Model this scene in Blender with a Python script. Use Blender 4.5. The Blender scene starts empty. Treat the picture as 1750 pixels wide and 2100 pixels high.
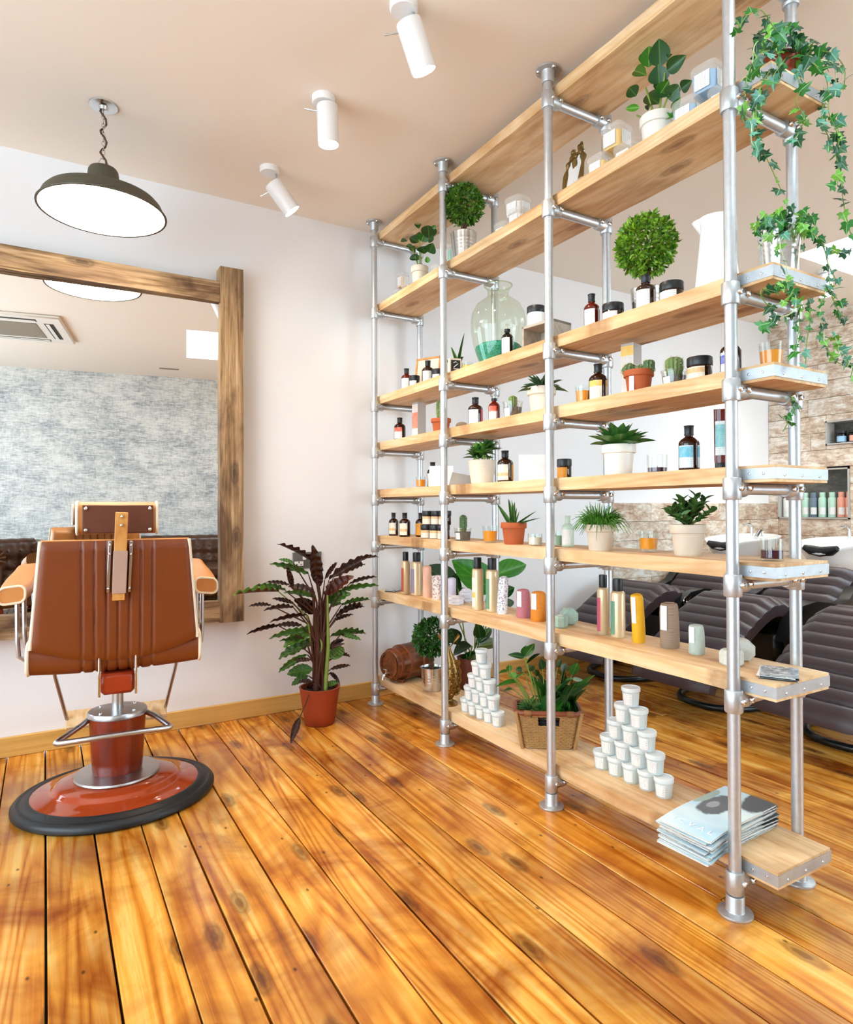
import bpy, math, random
from mathutils import Vector, Matrix, Euler

S = bpy.context.scene
COL = S.collection
R = math.radians

# ------------------------------------------------------------------ camera
cam_d = bpy.data.cameras.new('camera')
cam = bpy.data.objects.new('camera', cam_d); COL.objects.link(cam)
cam_d.sensor_fit = 'HORIZONTAL'; cam_d.sensor_width = 36.0
cam_d.lens = 1330.4 / 1750 * 36.0
cam_d.shift_y = -16.35 / 1750
cam_d.clip_start = 0.02
yaw, pit, rol = 0.5324, 0.0087, -0.0035
_f = Vector((math.sin(yaw) * math.cos(pit), math.cos(yaw) * math.cos(pit), math.sin(pit)))
_r = Vector((math.cos(yaw), -math.sin(yaw), 0)); _u = _r.cross(_f)
_r2 = _r * math.cos(rol) + _u * math.sin(rol); _u2 = -_r * math.sin(rol) + _u * math.cos(rol)
cam.matrix_world = Matrix(((_r2.x, _u2.x, -_f.x, 0), (_r2.y, _u2.y, -_f.y, 0), (_r2.z, _u2.z, -_f.z, 1.1229), (0, 0, 0, 1)))
S.camera = cam

# ------------------------------------------------------------------ world and exposure
W = bpy.data.worlds.new('daylight'); S.world = W; W.use_nodes = True
_bg = W.node_tree.nodes['Background']
_bg.inputs[0].default_value = (0.75, 0.87, 1.0, 1); _bg.inputs[1].default_value = 8.5
S.view_settings.view_transform = 'Standard'; S.view_settings.look = 'None'
S.view_settings.gamma = 1.0; S.view_settings.use_curve_mapping = False
S.view_settings.exposure = 0.10
S.cycles.max_bounces = 8; S.cycles.diffuse_bounces = 4; S.cycles.glossy_bounces = 4
S.cycles.transmission_bounces = 4; S.cycles.transparent_max_bounces = 14
S.cycles.use_adaptive_sampling = True; S.cycles.adaptive_threshold = 0.08; S.cycles.adaptive_min_samples = 16
S.cycles.caustics_reflective = False; S.cycles.caustics_refractive = False
S.cycles.sample_clamp_indirect = 6.0

def portal(name, loc, direction, sx, sy, twist=0.0):
    """daylight portal in a window or skylight opening: it only guides the sky's light"""
    d = bpy.data.lights.new(name, 'AREA'); d.shape = 'RECTANGLE'; d.size = sx; d.size_y = sy
    d.cycles.is_portal = True
    o = bpy.data.objects.new(name, d); COL.objects.link(o); o.location = loc
    o.rotation_euler = (Vector(direction).to_track_quat('-Z', 'Y').to_matrix() @ Matrix.Rotation(twist, 3, 'Z')).to_euler()
    return o
H = 2.8           # ceiling height
YW = 3.542        # far wall
XR = 5.742        # right (tiled) wall
XL = -2.3         # left wall with the shop window
BK = R(6.8)       # the back of the room stands slightly askew

# ------------------------------------------------------------------ colour and node helpers
def lin(c):
    return c / 12.92 if c <= 0.04045 else ((c + 0.055) / 1.055) ** 2.4
def C(h):
    h = h.lstrip('#'); return tuple(lin(int(h[i:i + 2], 16) / 255) for i in (0, 2, 4)) + (1,)
MATS = {}
class NT:
    def __init__(s, name):
        s.m = bpy.data.materials.new(name); s.m.use_nodes = True
        s.t = s.m.node_tree; s.t.nodes.clear()
        s.out = s.t.nodes.new('ShaderNodeOutputMaterial'); MATS[name] = s.m
    def n(s, typ, **kw):
        x = s.t.nodes.new('ShaderNode' + typ)
        for k, v in kw.items():
            if hasattr(x, k) and not k[0].isupper(): setattr(x, k, v)
            else:
                k2 = k.replace('_', ' ') if not k[1:].isdigit() else int(k[1:])
                s.set(x, k2, v)
        return x
    def set(s, x, key, v):
        if isinstance(v, bpy.types.NodeSocket): s.t.links.new(v, x.inputs[key])
        elif isinstance(v, bpy.types.Node): s.t.links.new(v.outputs[0], x.inputs[key])
        else: x.inputs[key].default_value = v
    def ramp(s, fac, stops, interp='LINEAR'):
        x = s.t.nodes.new('ShaderNodeValToRGB'); s.set(x, 'Fac', fac); e = x.color_ramp.elements
        x.color_ramp.interpolation = interp
        while len(e) < len(stops): e.new(0.5)
        for k, (p, c) in enumerate(stops):
            e[k].position = p; e[k].color = C(c) if isinstance(c, str) else ((c, c, c, 1) if not isinstance(c, tuple) else c)
        return x.outputs[0]
    def mix(s, fac, a, b, blend='MIX'):
        x = s.t.nodes.new('ShaderNodeMix'); x.data_type = 'RGBA'; x.blend_type = blend
        for k, v in ((0, fac), (6, a), (7, b)):
            if isinstance(v, str): v = C(v)
            s.set(x, k, v)
        return x.outputs[2]
    def math(s, op, a, b=0.0):
        x = s.t.nodes.new('ShaderNodeMath'); x.operation = op; s.set(x, 0, a); s.set(x, 1, b); return x.outputs[0]
    def coords(s, scale=(1, 1, 1), kind='Object', rand=True, rot=(0, 0, 0)):
        tc = s.n('TexCoord').outputs[kind]
        if rand:
            oi = s.n('ObjectInfo'); v = s.n('VectorMath', operation='SCALE')
            s.set(v, 0, (37.0, 53.0, 71.0)); s.set(v, 'Scale', oi.outputs['Random'])
            a = s.n('VectorMath', operation='ADD'); s.set(a, 0, tc); s.set(a, 1, v.outputs[0]); tc = a.outputs[0]
        mp = s.n('Mapping'); s.set(mp, 'Vector', tc); mp.inputs['Scale'].default_value = scale; mp.inputs['Rotation'].default_value = rot
        return mp.outputs[0]
    def noise(s, vec, scale, detail=4, rough=0.55, dist=0.0):
        x = s.n('TexNoise'); s.set(x, 'Vector', vec); x.inputs['Scale'].default_value = scale
        x.inputs['Detail'].default_value = detail; x.inputs['Roughness'].default_value = rough; x.inputs['Distortion'].default_value = dist
        return x.outputs['Fac'] if 'Fac' in x.outputs else x.outputs[0]
    def bump(s, h, strength=0.3, dist=0.01):
        x = s.n('Bump'); s.set(x, 'Height', h); x.inputs['Strength'].default_value = strength; x.inputs['Distance'].default_value = dist
        return x.outputs[0]
    def done(s, col, rough=0.5, metal=0.0, normal=None, **kw):
        b = s.n('BsdfPrincipled')
        s.set(b, 'Base Color', C(col) if isinstance(col, str) else col)
        s.set(b, 'Roughness', rough); s.set(b, 'Metallic', metal)
        if normal is not None: s.set(b, 'Normal', normal)
        for k, v in kw.items(): s.set(b, k.replace('_', ' '), v)
        s.t.links.new(b.outputs[0], s.out.inputs[0]); s.b = b
        return s.m

def plain(name, col, rough=0.5, metal=0.0, var=0.08, scale=30, bump=0.0, **kw):
    """one colour with slight mottling"""
    t = NT(name); v = t.coords()
    n = t.noise(v, scale, 3)
    c = C(col); dk = tuple(x * (1 - var) for x in c[:3]) + (1,); lt = tuple(min(1, x * (1 + var)) for x in c[:3]) + (1,)
    cc = t.mix(n, dk, lt)
    return t.done(cc, rough, metal, t.bump(n, bump, 0.002) if bump else None, **kw)

def glow(name, col, strength):
    t = NT(name); e = t.n('Emission'); t.set(e, 'Color', C(col)); t.set(e, 'Strength', strength)
    t.t.links.new(e.outputs[0], t.out.inputs[0]); return t.m

def clear(name, tint, gloss=0.06, rough=0.02):
    """thin clear glass or plastic: tinted see-through with a fresnel sheen"""
    t = NT(name); tr = t.n('BsdfTransparent'); tr.inputs[0].default_value = C(tint)
    g = t.n('BsdfGlossy'); g.inputs['Roughness'].default_value = rough
    lw = t.n('LayerWeight'); lw.inputs[0].default_value = 0.35
    f = t.math('ADD', t.math('MULTIPLY', t.math('POWER', lw.outputs['Facing'], 2.0), 0.35), gloss)
    m = t.n('MixShader'); t.set(m, 0, f); t.t.links.new(tr.outputs[0], m.inputs[1]); t.t.links.new(g.outputs[0], m.inputs[2])
    t.t.links.new(m.outputs[0], t.out.inputs[0]); return t.m

def milky(name, col, alpha=0.55):
    """cloudy translucent plastic"""
    t = NT(name); b = t.n('BsdfPrincipled'); b.inputs['Base Color'].default_value = C(col); b.inputs['Roughness'].default_value = 0.35
    tr = t.n('BsdfTransparent'); m = t.n('MixShader'); m.inputs[0].default_value = alpha
    t.t.links.new(tr.outputs[0], m.inputs[1]); t.t.links.new(b.outputs[0], m.inputs[2]); t.t.links.new(m.outputs[0], t.out.inputs[0]); return t.m

def wood(name, stops, grain=(26, 1.1, 26), patch=None, patch_amt=0.7, patch_scale=(2.6, 1.6, 2.6), rough=0.45, knots=None, bump=0.12, value=0.0, ring=0.16, nails=None, **kw):
    t = NT(name); v = t.coords(grain)
    g = t.noise(v, 1.0, 8, 0.66, 0.5)
    v2 = t.coords((grain[0] * .16, grain[1] * .30, grain[2] * .16)); big = t.noise(v2, 1.0, 2, 0.5, 0.3)
    w = t.math('ABSOLUTE', t.math('SINE', t.math('MULTIPLY', big, 60.0)))   # cathedral growth rings
    gg = t.math('ADD', t.math('MULTIPLY', g, 1 - ring), t.math('MULTIPLY', w, ring))
    col = t.ramp(gg, stops)
    if patch:
        p = t.noise(t.coords(patch_scale), 1.0, 4, 0.6, 0.6)
        pm = t.ramp(p, [(0.42, 0.0), (0.66, 1.0)])
        col = t.mix(t.math('MULTIPLY', pm, patch_amt), col, patch, 'MULTIPLY')
    if knots:
        vo = t.n('TexVoronoi', feature='F1', voronoi_dimensions='2D'); t.set(vo, 'Vector', t.coords((4.6, 1.7, 1))); vo.inputs['Scale'].default_value = 1.0
        kd = t.math('ADD', vo.outputs['Distance'], t.math('MULTIPLY', t.math('SUBTRACT', t.noise(t.coords((30, 30, 30)), 1.0, 2), 0.5), 0.06))
        k = t.ramp(kd, [(0.03, 1.0), (0.06, 0.6), (0.085, 0.75), (0.13, 0.0)])
        col = t.mix(t.math('MULTIPLY', k, 0.75), col, knots)
    if nails:
        vo = t.n('TexVoronoi', feature='F1', voronoi_dimensions='2D'); t.set(vo, 'Vector', t.coords((4.4, 2.6, 1))); vo.inputs['Scale'].default_value = 1.0
        k = t.ramp(vo.outputs['Distance'], [(0.008, 1.0), (0.028, 0.0)]); col = t.mix(t.math('MULTIPLY', k, 0.8), col, nails)
    if value:
        oi = t.n('ObjectInfo'); hs = t.n('HueSaturation'); t.set(hs, 'Color', col)
        t.set(hs, 'Value', t.math('ADD', t.math('MULTIPLY', oi.outputs['Random'], value), 1 - value / 2)); col = hs.outputs[0]
    return t.done(col, rough, 0.0, t.bump(gg, bump, 0.004), **kw)
# ------------------------------------------------------------------ materials
wood('floor_wood', [(0.24, '8c460e'), (0.42, 'cb7a22'), (0.56, 'e39c3a'), (0.74, 'f4c472')], patch='a06c38', patch_amt=0.85, patch_scale=(3.0, 3.0, 3.0), rough=0.27, knots='4a2008', value=0.34, bump=0.10, nails='2a1206', ring=0.2)
wood('pine_board', [(0.25, 'd0a470'), (0.5, 'e8c290'), (0.75, 'f4dcb8')], patch='c49a6c', patch_amt=0.6, patch_scale=(6, 2.2, 6), rough=0.55, knots='8a5a2a', value=0.06)
wood('old_beam', [(0.26, '4a331c'), (0.42, '8a6a44'), (0.56, 'b3916a'), (0.75, 'd0b48e')], ring=0.07, grain=(44, 1.6, 44), patch='6a4320', patch_amt=0.85, patch_scale=(6, 2.0, 6), rough=0.7, knots='2a1608', bump=0.5)
wood('skirting_wood', [(0.25, 'b8863a'), (0.5, 'd6a658'), (0.75, 'e6bd78')], grain=(1.1, 26, 26), rough=0.5, ring=0.08)
wood('column_wood', [(0.25, '4e1208'), (0.5, '7a2410'), (0.75, '963418')], grain=(16, 16, 1.2), rough=0.22)
wood('strap_wood', [(0.25, 'a8662a'), (0.5, 'c98a44'), (0.75, 'd8a05a')], grain=(20, 20, 4), rough=0.5)
wood('barrel_wood', [(0.25, '3e1c0a'), (0.5, '6e3816'), (0.75, '965524')], grain=(3, 22, 22), patch='5a2c10', patch_amt=0.7, rough=0.35)
wood('crate_wood', [(0.25, '8f8474'), (0.5, 'aba092'), (0.75, 'bdb3a6')], rough=0.6)
plain('gap_dark', '1c0d06', 0.9)
plain('wall_paint', 'efedee', 0.6, var=0.012, scale=3)
plain('ceiling_paint_warmlit', 'f4e8da', 0.7, var=0.012, scale=2)  # white paint tinted cream, warm floor and lamp light put into its colour
plain('galvanised', 'c9ccd0', 0.38, 0.72, var=0.14, scale=55)
plain('cast_steel', 'c4c6c8', 0.42, 0.72, var=0.16, scale=70, bump=0.15)
plain('band_metal', 'bcc3c9', 0.42, 0.75, var=0.22, scale=35)
plain('chrome', 'd8dadd', 0.12, 1.0, var=0.03)
plain('brushed_chrome', 'c3c4c6', 0.3, 1.0, var=0.1, scale=40)
plain('bolt_dark', '2a2a2c', 0.5, 0.6)
plain('black_plastic', '141416', 0.35)
plain('black_rubber', '15171a', 0.42, var=0.1)
plain('red_enamel', 'ae4019', 0.08, var=0.04, scale=6, Coat_Weight=0.6, Coat_Roughness=0.03)
plain('red_metal', '9c3414', 0.3, var=0.08)
plain('white_metal', 'f0ecea', 0.35, var=0.02)
plain('white_ceramic', 'f3f2ef', 0.12, var=0.01)
plain('shade_olive', '4c4636', 0.55, var=0.15, scale=120)
plain('shade_inside', 'f6f4ef', 0.4, var=0.01)
plain('brown_cable', '4a2a14', 0.6)
plain('terracotta', 'b4592c', 0.75, var=0.12, scale=25)
plain('terracotta_plastic', '9c3c1e', 0.45, var=0.05)
plain('brown_plastic', '6d2f1c', 0.45, var=0.06)
plain('cream_pot', 'e2d6c4', 0.5, var=0.05, scale=12)
plain('white_pot', 'eee8de', 0.35, var=0.03, scale=12)
plain('beige_pot', 'd8c8b4', 0.6, var=0.06, scale=14)
plain('soil', '2c1c12', 0.95, var=0.5, scale=120, bump=0.6)
plain('gravel_grey', '6b645c', 0.9, var=0.55, scale=180, bump=0.8)
plain('zinc_pot', 'd3d2cf', 0.2, 0.95, var=0.06, scale=8)
plain('amber_glass', '2a0e05', 0.06, var=0.1, Specular_IOR_Level=0.6)
plain('red_amber', '5e0f06', 0.06, var=0.1)
plain('black_glass', '0c0a09', 0.07)
plain('cap_black', '17191b', 0.4)
plain('wax_orange', 'ff9a10', 0.35, var=0.04)
plain('wax_yellow', 'ffc024', 0.35, var=0.04)
plain('wax_wine', '4c1526', 0.3, var=0.1)
plain('wax_sage', 'b7cfb9', 0.4, var=0.04)
plain('bottle_sage', 'c3d5c4', 0.3, var=0.03)
plain('paper_white', 'f4f1ee', 0.7, var=0.02)
plain('card_grey', 'a8a29c', 0.7, var=0.05)
plain('can_beige', 'd7bf98', 0.3, 0.25, var=0.05)
plain('paper_page', 'd9d4cc', 0.8, var=0.15, scale=60)
plain('brass', '8a6a38', 0.32, 0.9, var=0.45, scale=60, bump=0.5)
plain('gilt', '7d6535', 0.4, 0.7, var=0.5, scale=70, bump=0.6)
plain('stone', '8a7a66', 0.8, var=0.3)
plain('cactus_green', '6d8448', 0.6, var=0.25, scale=60)
plain('cactus_dark', '4a6a3e', 0.6, var=0.25, scale=60)
plain('cactus_spine', 'e8dcb8', 0.7)
plain('trunk_bark', '5a3c22', 0.85, var=0.3, scale=60, bump=0.5)
plain('stem_green', '7d9440', 0.5, var=0.15)
plain('stem_maroon', '4a2418', 0.5, var=0.25)
plain('stem_pale', 'b9c79a', 0.6, var=0.1)
plain('wicker', 'b08550', 0.75, var=0.35, scale=70, bump=0.4)
plain('wicker_dark', '8a5a30', 0.7, var=0.3, scale=60)
plain('rim_leather', '7d3f22', 0.5, var=0.2, scale=40)
plain('lounger_pad', '44363a', 0.42, var=0.08, scale=90, bump=0.08)
plain('lounger_shell', '141617', 0.28, var=0.05)
plain('tile_edge', 'b8b3ac', 0.5)
plain('ac_white', 'e9e2d8', 0.5, var=0.02)
plain('ac_dark', '33302c', 0.7)
plain('ac_grille', '8e8373', 0.7, var=0.2, scale=150)
plain('socket_steel', '77736c', 0.4, 0.6, var=0.06)
plain('glass_body', 'e8e8e8', 0.1)
plain('mint_bottle', 'b8dcc8', 0.35, var=0.03); plain('slate_bottle', '6d7d8d', 0.35, var=0.03)
plain('coral_bottle', 'eda690', 0.35, var=0.03); plain('white_bottle', 'eef0ec', 0.35, var=0.02)
plain('blue_tin', '9fc3e4', 0.4); plain('pale_blue', '86b8de', 0.4, var=0.04); plain('pale_yellow', 'f8c43c', 0.4, var=0.05)
plain('pale_peach', 'f0c696', 0.4, var=0.05); plain('pale_green', '98d2b6', 0.4, var=0.05); plain('pale_cream', 'f2e2d2', 0.4, var=0.03)
plain('tub_fill', 'd9e2e2', 0.5, var=0.03); plain('tub_fill_white', 'e9eeea', 0.5, var=0.02)
glow('lamp_glow', 'fff2e0', 14.0); glow('spot_glow', 'fff0d8', 40.0); glow('downlight_glow', 'fff0dc', 30.0)
clear('clear_glass', 'fafcfb', 0.03); clear('jar_glass', 'f4f8ee', 0.05); clear('pane_glass', 'f6fbfb', 0.03); clear('clear_plastic', 'f2f0ea', 0.10, 0.12)
milky('milky_plastic', 'e9f2f2', 0.6); milky('milky_lid', 'f2f7f7', 0.72); milky('cloud_plastic', 'f6f2ec', 0.24)

def leather(name, col, rough=0.38, var=0.1):
    t = NT(name); v = t.coords()
    vo = t.n('TexVoronoi', feature='DISTANCE_TO_EDGE'); t.set(vo, 'Vector', v); vo.inputs['Scale'].default_value = 260
    n = t.noise(v, 9, 3); c = C(col)
    cc = t.mix(n, tuple(x * (1 - var) for x in c[:3]) + (1,), tuple(min(1, x * (1 + var)) for x in c[:3]) + (1,))
    return t.done(cc, rough, 0, t.bump(vo.outputs['Distance'], 0.12, 0.002))
leather('leather_brown', '76360d', 0.40); leather('leather_tan', 'cf8a48', 0.42); leather('leather_panel', '5f2c12', 0.5)
leather('leather_cream', 'eaddc4', 0.5); leather('leather_sofa', '4a2a18', 0.25, 0.3); leather('leather_taupe', 'b09080', 0.45)

def mirror_mat():
    t = NT('mirror_silver'); g = t.n('BsdfGlossy'); g.inputs['Color'].default_value = (0.93, 0.94, 0.94, 1); g.inputs['Roughness'].default_value = 0.0
    t.t.links.new(g.outputs[0], t.out.inputs[0])
mirror_mat()

def wallpaper():
    t = NT('wallpaper'); a = t.noise(t.coords((9, 9, 60), rand=False), 1.0, 6, 0.7, 1.2); b = t.noise(t.coords((3.5, 3.5, 5), rand=False), 1.0, 5, 0.65)
    c = t.noise(t.coords((60, 60, 14), rand=False), 1.0, 4, 0.6)
    k = t.math('ADD', t.math('MULTIPLY', a, 0.5), t.math('ADD', t.math('MULTIPLY', b, 0.34), t.math('MULTIPLY', c, 0.16)))
    t.done(t.ramp(k, [(0.34, '70757a'), (0.44, 'a8abac'), (0.52, 'd6d4ce'), (0.62, 'eeebe2')]), 0.75)
wallpaper()

def tile_mat(name, stops):
    t = NT(name); v = t.coords((2.4, 2.4, 5)); a = t.noise(v, 2.6, 9, 0.74, 0.2); b = t.noise(t.coords((9, 9, 30)), 2.0, 6, 0.7)
    k = t.math('ADD', t.math('MULTIPLY', a, 0.72), t.math('MULTIPLY', b, 0.28))
    c = t.ramp(k, stops); oi = t.n('ObjectInfo'); hs = t.n('HueSaturation'); t.set(hs, 'Color', c)
    t.set(hs, 'Value', t.math('ADD', t.math('MULTIPLY', oi.outputs['Random'], 0.2), 0.9))
    t.done(hs.outputs[0], 0.45, 0, t.bump(k, 0.15, 0.003))
tile_mat('wood_tile', [(0.32, '8a6c58'), (0.43, 'b89a82'), (0.51, 'd8c6b2'), (0.58, 'efe8de')])
tile_mat('niche_tile', [(0.34, '3c3c38'), (0.48, '565650'), (0.62, '777770')])

def leaf_mat(name, base, vein, back=None, stripe=0.0, rough=0.36, edge=None):
    """a leaf lies in its local XY plane, base at the origin and tip at y = 1"""
    t = NT(name); tc = t.n('TexCoord'); sp = t.n('SeparateXYZ'); t.set(sp, 0, tc.outputs['Object'])
    ax = t.math('ABSOLUTE', sp.outputs['X'])
    n = t.noise(t.coords((2, 2, 2)), 4, 3); oi = t.n('ObjectInfo')
    c0 = C(base); col = t.mix(n, tuple(x * 0.7 for x in c0[:3]) + (1,), tuple(min(1, x * 1.3) for x in c0[:3]) + (1,))
    hs = t.n('HueSaturation'); t.set(hs, 'Color', col); t.set(hs, 'Value', t.math('ADD', t.math('MULTIPLY', oi.outputs['Random'], 0.55), 0.75)); col = hs.outputs[0]
    if stripe:
        w = t.math('SINE', t.math('MULTIPLY', t.math('SUBTRACT', sp.outputs['Y'], t.math('MULTIPLY', ax, 0.9)), stripe))
        col = t.mix(t.ramp(w, [(0.55, 0.0), (1.0, 0.45)]), col, vein)
    col = t.mix(t.ramp(ax, [(0.012, 0.75), (0.035, 0.0)]), col, vein)
    if edge: col = t.mix(t.ramp(ax, [(0.3, 0.0), (0.36, 0.8)]), col, edge)
    if back:
        ge = t.n('NewGeometry'); col = t.mix(ge.outputs['Backfacing'], col, back)
    b = t.n('BsdfPrincipled'); t.set(b, 'Base Color', col); b.inputs['Roughness'].default_value = rough
    tr = t.n('BsdfTranslucent'); t.set(tr, 'Color', col); m = t.n('MixShader'); m.inputs[0].default_value = 0.22
    t.t.links.new(b.outputs[0], m.inputs[1]); t.t.links.new(tr.outputs[0], m.inputs[2]); t.t.links.new(m.outputs[0], t.out.inputs[0])
leaf_mat('leaf_green', '2f6a1c', '8fb050'); leaf_mat('leaf_dark', '1c4a1c', '5f8a3c'); leaf_mat('leaf_light', '4f9426', 'a8cc60')
leaf_mat('leaf_pale', '9fb89a', 'd0dcc0'); leaf_mat('leaf_olive', '4f5a1c', '8a8a40')
leaf_mat('calathea_green', '35601f', '7fa040', '4a1c18', 40); leaf_mat('calathea_dark', '32180f', '553020', '3a1410', 40); leaf_mat('calathea_light', '5a8a30', 'a0c060', '5a2a18', 40)
leaf_mat('calathea_maroon', '5c2412', '7a3a20', '4a1810', 40); leaf_mat('leaf_dry', '3a2018', '5a3a28', None, 40, 0.6)
leaf_mat('ivy_dark', '1f5230', '8fb890'); leaf_mat('ivy_green', '2f7a2c', '9fd090'); leaf_mat('ivy_light', '6fae3c', 'c8e090'); leaf_mat('ivy_blue', '5aa084', 'c0e0cc')
leaf_mat('broad_leaf', '2f7f16', '5aa030', None, 30); leaf_mat('aloe_leaf', '5f8a4a', '86a868', None, 0, 0.5); leaf_mat('agave_leaf', '3f5c38', '9fae80', None, 0, 0.5)
leaf_mat('succulent_leaf', '3f7030', '6a8c44', None, 0, 0.3); leaf_mat('jade_leaf', '3f6a32', '6a8a48', None, 0, 0.35); leaf_mat('spider_leaf', '4f7a3c', 'e6eccc')
def foliage(name, a, b, scale=40):
    t = NT(name); n = t.noise(t.coords(), scale, 2, 0.7); col = t.ramp(n, [(0.35, a), (0.65, b)])
    bs = t.n('BsdfPrincipled'); t.set(bs, 'Base Color', col); bs.inputs['Roughness'].default_value = 0.4
    tr = t.n('BsdfTranslucent'); t.set(tr, 'Color', col); m = t.n('MixShader'); m.inputs[0].default_value = 0.2
    t.t.links.new(bs.outputs[0], m.inputs[1]); t.t.links.new(tr.outputs[0], m.inputs[2]); t.t.links.new(m.outputs[0], t.out.inputs[0])
foliage('ball_bright', '2c6412', '96c436'); foliage('ball_mid', '22540f', '6fa02a'); foliage('ball_dark', '12400e', '347420'); foliage('grassy', '2c6a16', '5f9c34', 25)
foliage('teal_gravel', '0c7a68', '4cc8ac', 160)

def label_mat(name, paper, ink, band=None, lo=0.0, hi=0.0, lines=170):
    """printed label: fine lines of small print and an optional colour band (object z in metres)"""
    t = NT(name); tc = t.n('TexCoord'); sp = t.n('SeparateXYZ'); t.set(sp, 0, tc.outputs['Object'])
    z = sp.outputs['Z']; w = t.math('SINE', t.math('MULTIPLY', z, 2 * math.pi * lines)); n = t.noise(t.coords((300, 300, 20), rand=True), 1.0, 2)
    k = t.math('MULTIPLY', t.math('GREATER_THAN', w, 0.35), t.math('GREATER_THAN', n, 0.5))
    col = t.mix(t.math('MULTIPLY', k, 0.45), paper, ink)
    if band:
        b = t.math('MULTIPLY', t.math('GREATER_THAN', z, lo), t.math('LESS_THAN', z, hi)); nn = t.noise(t.coords((70, 70, 50)), 1.0, 3)
        col = t.mix(t.math('MULTIPLY', b, t.ramp(nn, [(0.4, 0.75), (0.6, 1.0)])), col, band)
    t.done(col, 0.55)
label_mat('label_white', 'efedea', '8a8a88'); label_mat('label_cream', 'efe4d2', '9a7a50', 'dcb27a', 0.03, 0.045)
label_mat('label_red', 'f0e8e4', '8a8a88', 'd8553a', 0.05, 0.075); label_mat('label_blue', 'dfe8ee', '6a8a9a', '5fb4cc', 0.045, 0.08)
label_mat('label_gold', 'efe6d8', '9a8a70', 'f0c060', 0.06, 0.085); label_mat('label_violet', 'e6e6ee', '7a7a98', '5560b8', 0.04, 0.065)
label_mat('label_pink', 'c85a70', '8a3048'); label_mat('label_green', '6f9a80', '3a6a50'); label_mat('label_mauve', '9a8aa8', '5a4a70'); label_mat('label_can_red', 'b85a4a', '7a2a20')
label_mat('label_amber', 'e0962c', '8a4a10'); label_mat('label_tube', 'dfe4e4', '7a8a8a', '78b8bc', 0.07, 0.14)
label_mat('carton_peach', 'e8dcd8', 'b8a8a4', 'f08a70', 0.06, 0.15); label_mat('carton_gold', 'ddd6ce', 'b0a898', 'f0c050', 0.16, 0.21)
label_mat('carton_grey', 'b4aca6', 'a09890')

def wrap_mat(name, a, b, kind='noise', scale=60):
    t = NT(name)
    if kind == 'noise': k = t.noise(t.coords(), scale, 4, 0.7)
    elif kind == 'lattice':
        v = t.coords((scale, scale, scale), rot=(0, 0, 0)); sp = t.n('SeparateXYZ'); t.set(sp, 0, v); an = t.math('ARCTAN2', sp.outputs['Y'], sp.outputs['X'])
        u = t.math('MULTIPLY', an, 9.0); w = sp.outputs['Z']
        s1 = t.math('ABSOLUTE', t.math('SINE', t.math('ADD', u, w))); s2 = t.math('ABSOLUTE', t.math('SINE', t.math('SUBTRACT', u, w)))
        k = t.ramp(t.math('MINIMUM', s1, s2), [(0.12, 0.0), (0.3, 1.0)])
    else:
        vo = t.n('TexVoronoi', feature='F1'); t.set(vo, 'Vector', t.coords()); vo.inputs['Scale'].default_value = scale; k = t.ramp(vo.outputs['Distance'], [(0.3, 0.0), (0.5, 1.0)])
    t.done(t.mix(k, a, b), 0.65, 0, t.bump(k, 0.2, 0.002))
wrap_mat('wrap_peach', 'e89a84', 'efd2b4', 'noise', 14); wrap_mat('wrap_scallop', 'a88a8a', 'e8dcd6', 'dots', 90); wrap_mat('wrap_lilac', 'c4bad0', 'e2dcea', 'noise', 40)
wrap_mat('wrap_dots', '9a9aaa', 'eae8ee', 'dots', 110); wrap_mat('wrap_pink', 'a85a6a', 'cf8a94', 'noise', 120); wrap_mat('wrap_orange', 'c96a10', 'ec9a2c', 'noise', 60)
wrap_mat('wrap_yellow', 'e0a00c', 'f6c020', 'noise', 30); wrap_mat('wrap_brown', '7a6050', 'a08872', 'lattice', 330); wrap_mat('wrap_sage', '9aa89c', 'cdd6cc', 'noise', 90)
wrap_mat('wrap_lattice', '8a84a0', 'efecf2', 'lattice', 260); wrap_mat('wrap_greenfleck', '6f9484', 'c4d6c8', 'noise', 150); wrap_mat('wrap_whitefleck', 'b4b4aa', 'e6e6de', 'noise', 130)

def cover_mat():
    """light blue magazine cover with a dark reclining photograph"""
    t = NT('magazine_cover'); tc = t.n('TexCoord'); sp = t.n('SeparateXYZ'); t.set(sp, 0, tc.outputs['Object']); x, y = sp.outputs['X'], sp.outputs['Y']
    n = t.noise(t.coords((1, 1, 1), rand=False), 28, 4, 0.6)
    base = t.ramp(t.noise(t.coords((6, 3, 6), rand=False), 1, 3), [(0.35, 'a9cfe0'), (0.6, 'd6e4e6')])
    def blob(cx, cy, rx, ry, soft=0.25):
        a = t.math('DIVIDE', t.math('SUBTRACT', x, cx), rx); b = t.math('DIVIDE', t.math('SUBTRACT', y, cy), ry)
        d = t.math('ADD', t.math('MULTIPLY', a, a), t.math('MULTIPLY', b, b)); d = t.math('ADD', d, t.math('MULTIPLY', t.math('SUBTRACT', n, 0.5), 0.9))
        return t.ramp(d, [(1 - soft, 1.0), (1.0, 0.0)])
    col = t.mix(blob(0.03, 0.02, 0.095, 0.045), base, '4a4f56'); col = t.mix(blob(0.16, -0.05, 0.11, 0.05), col, '3c4047')
    col = t.mix(blob(0.02, 0.03, 0.03, 0.016), col, '8e9096'); col = t.mix(blob(0.06, 0.075, 0.07, 0.02), col, '8fa39a')
    t.done(col, 0.3)
cover_mat()
plain('print_white', 'f6f8f8', 0.5); plain('print_dark', '2c2c2e', 0.6)
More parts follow.
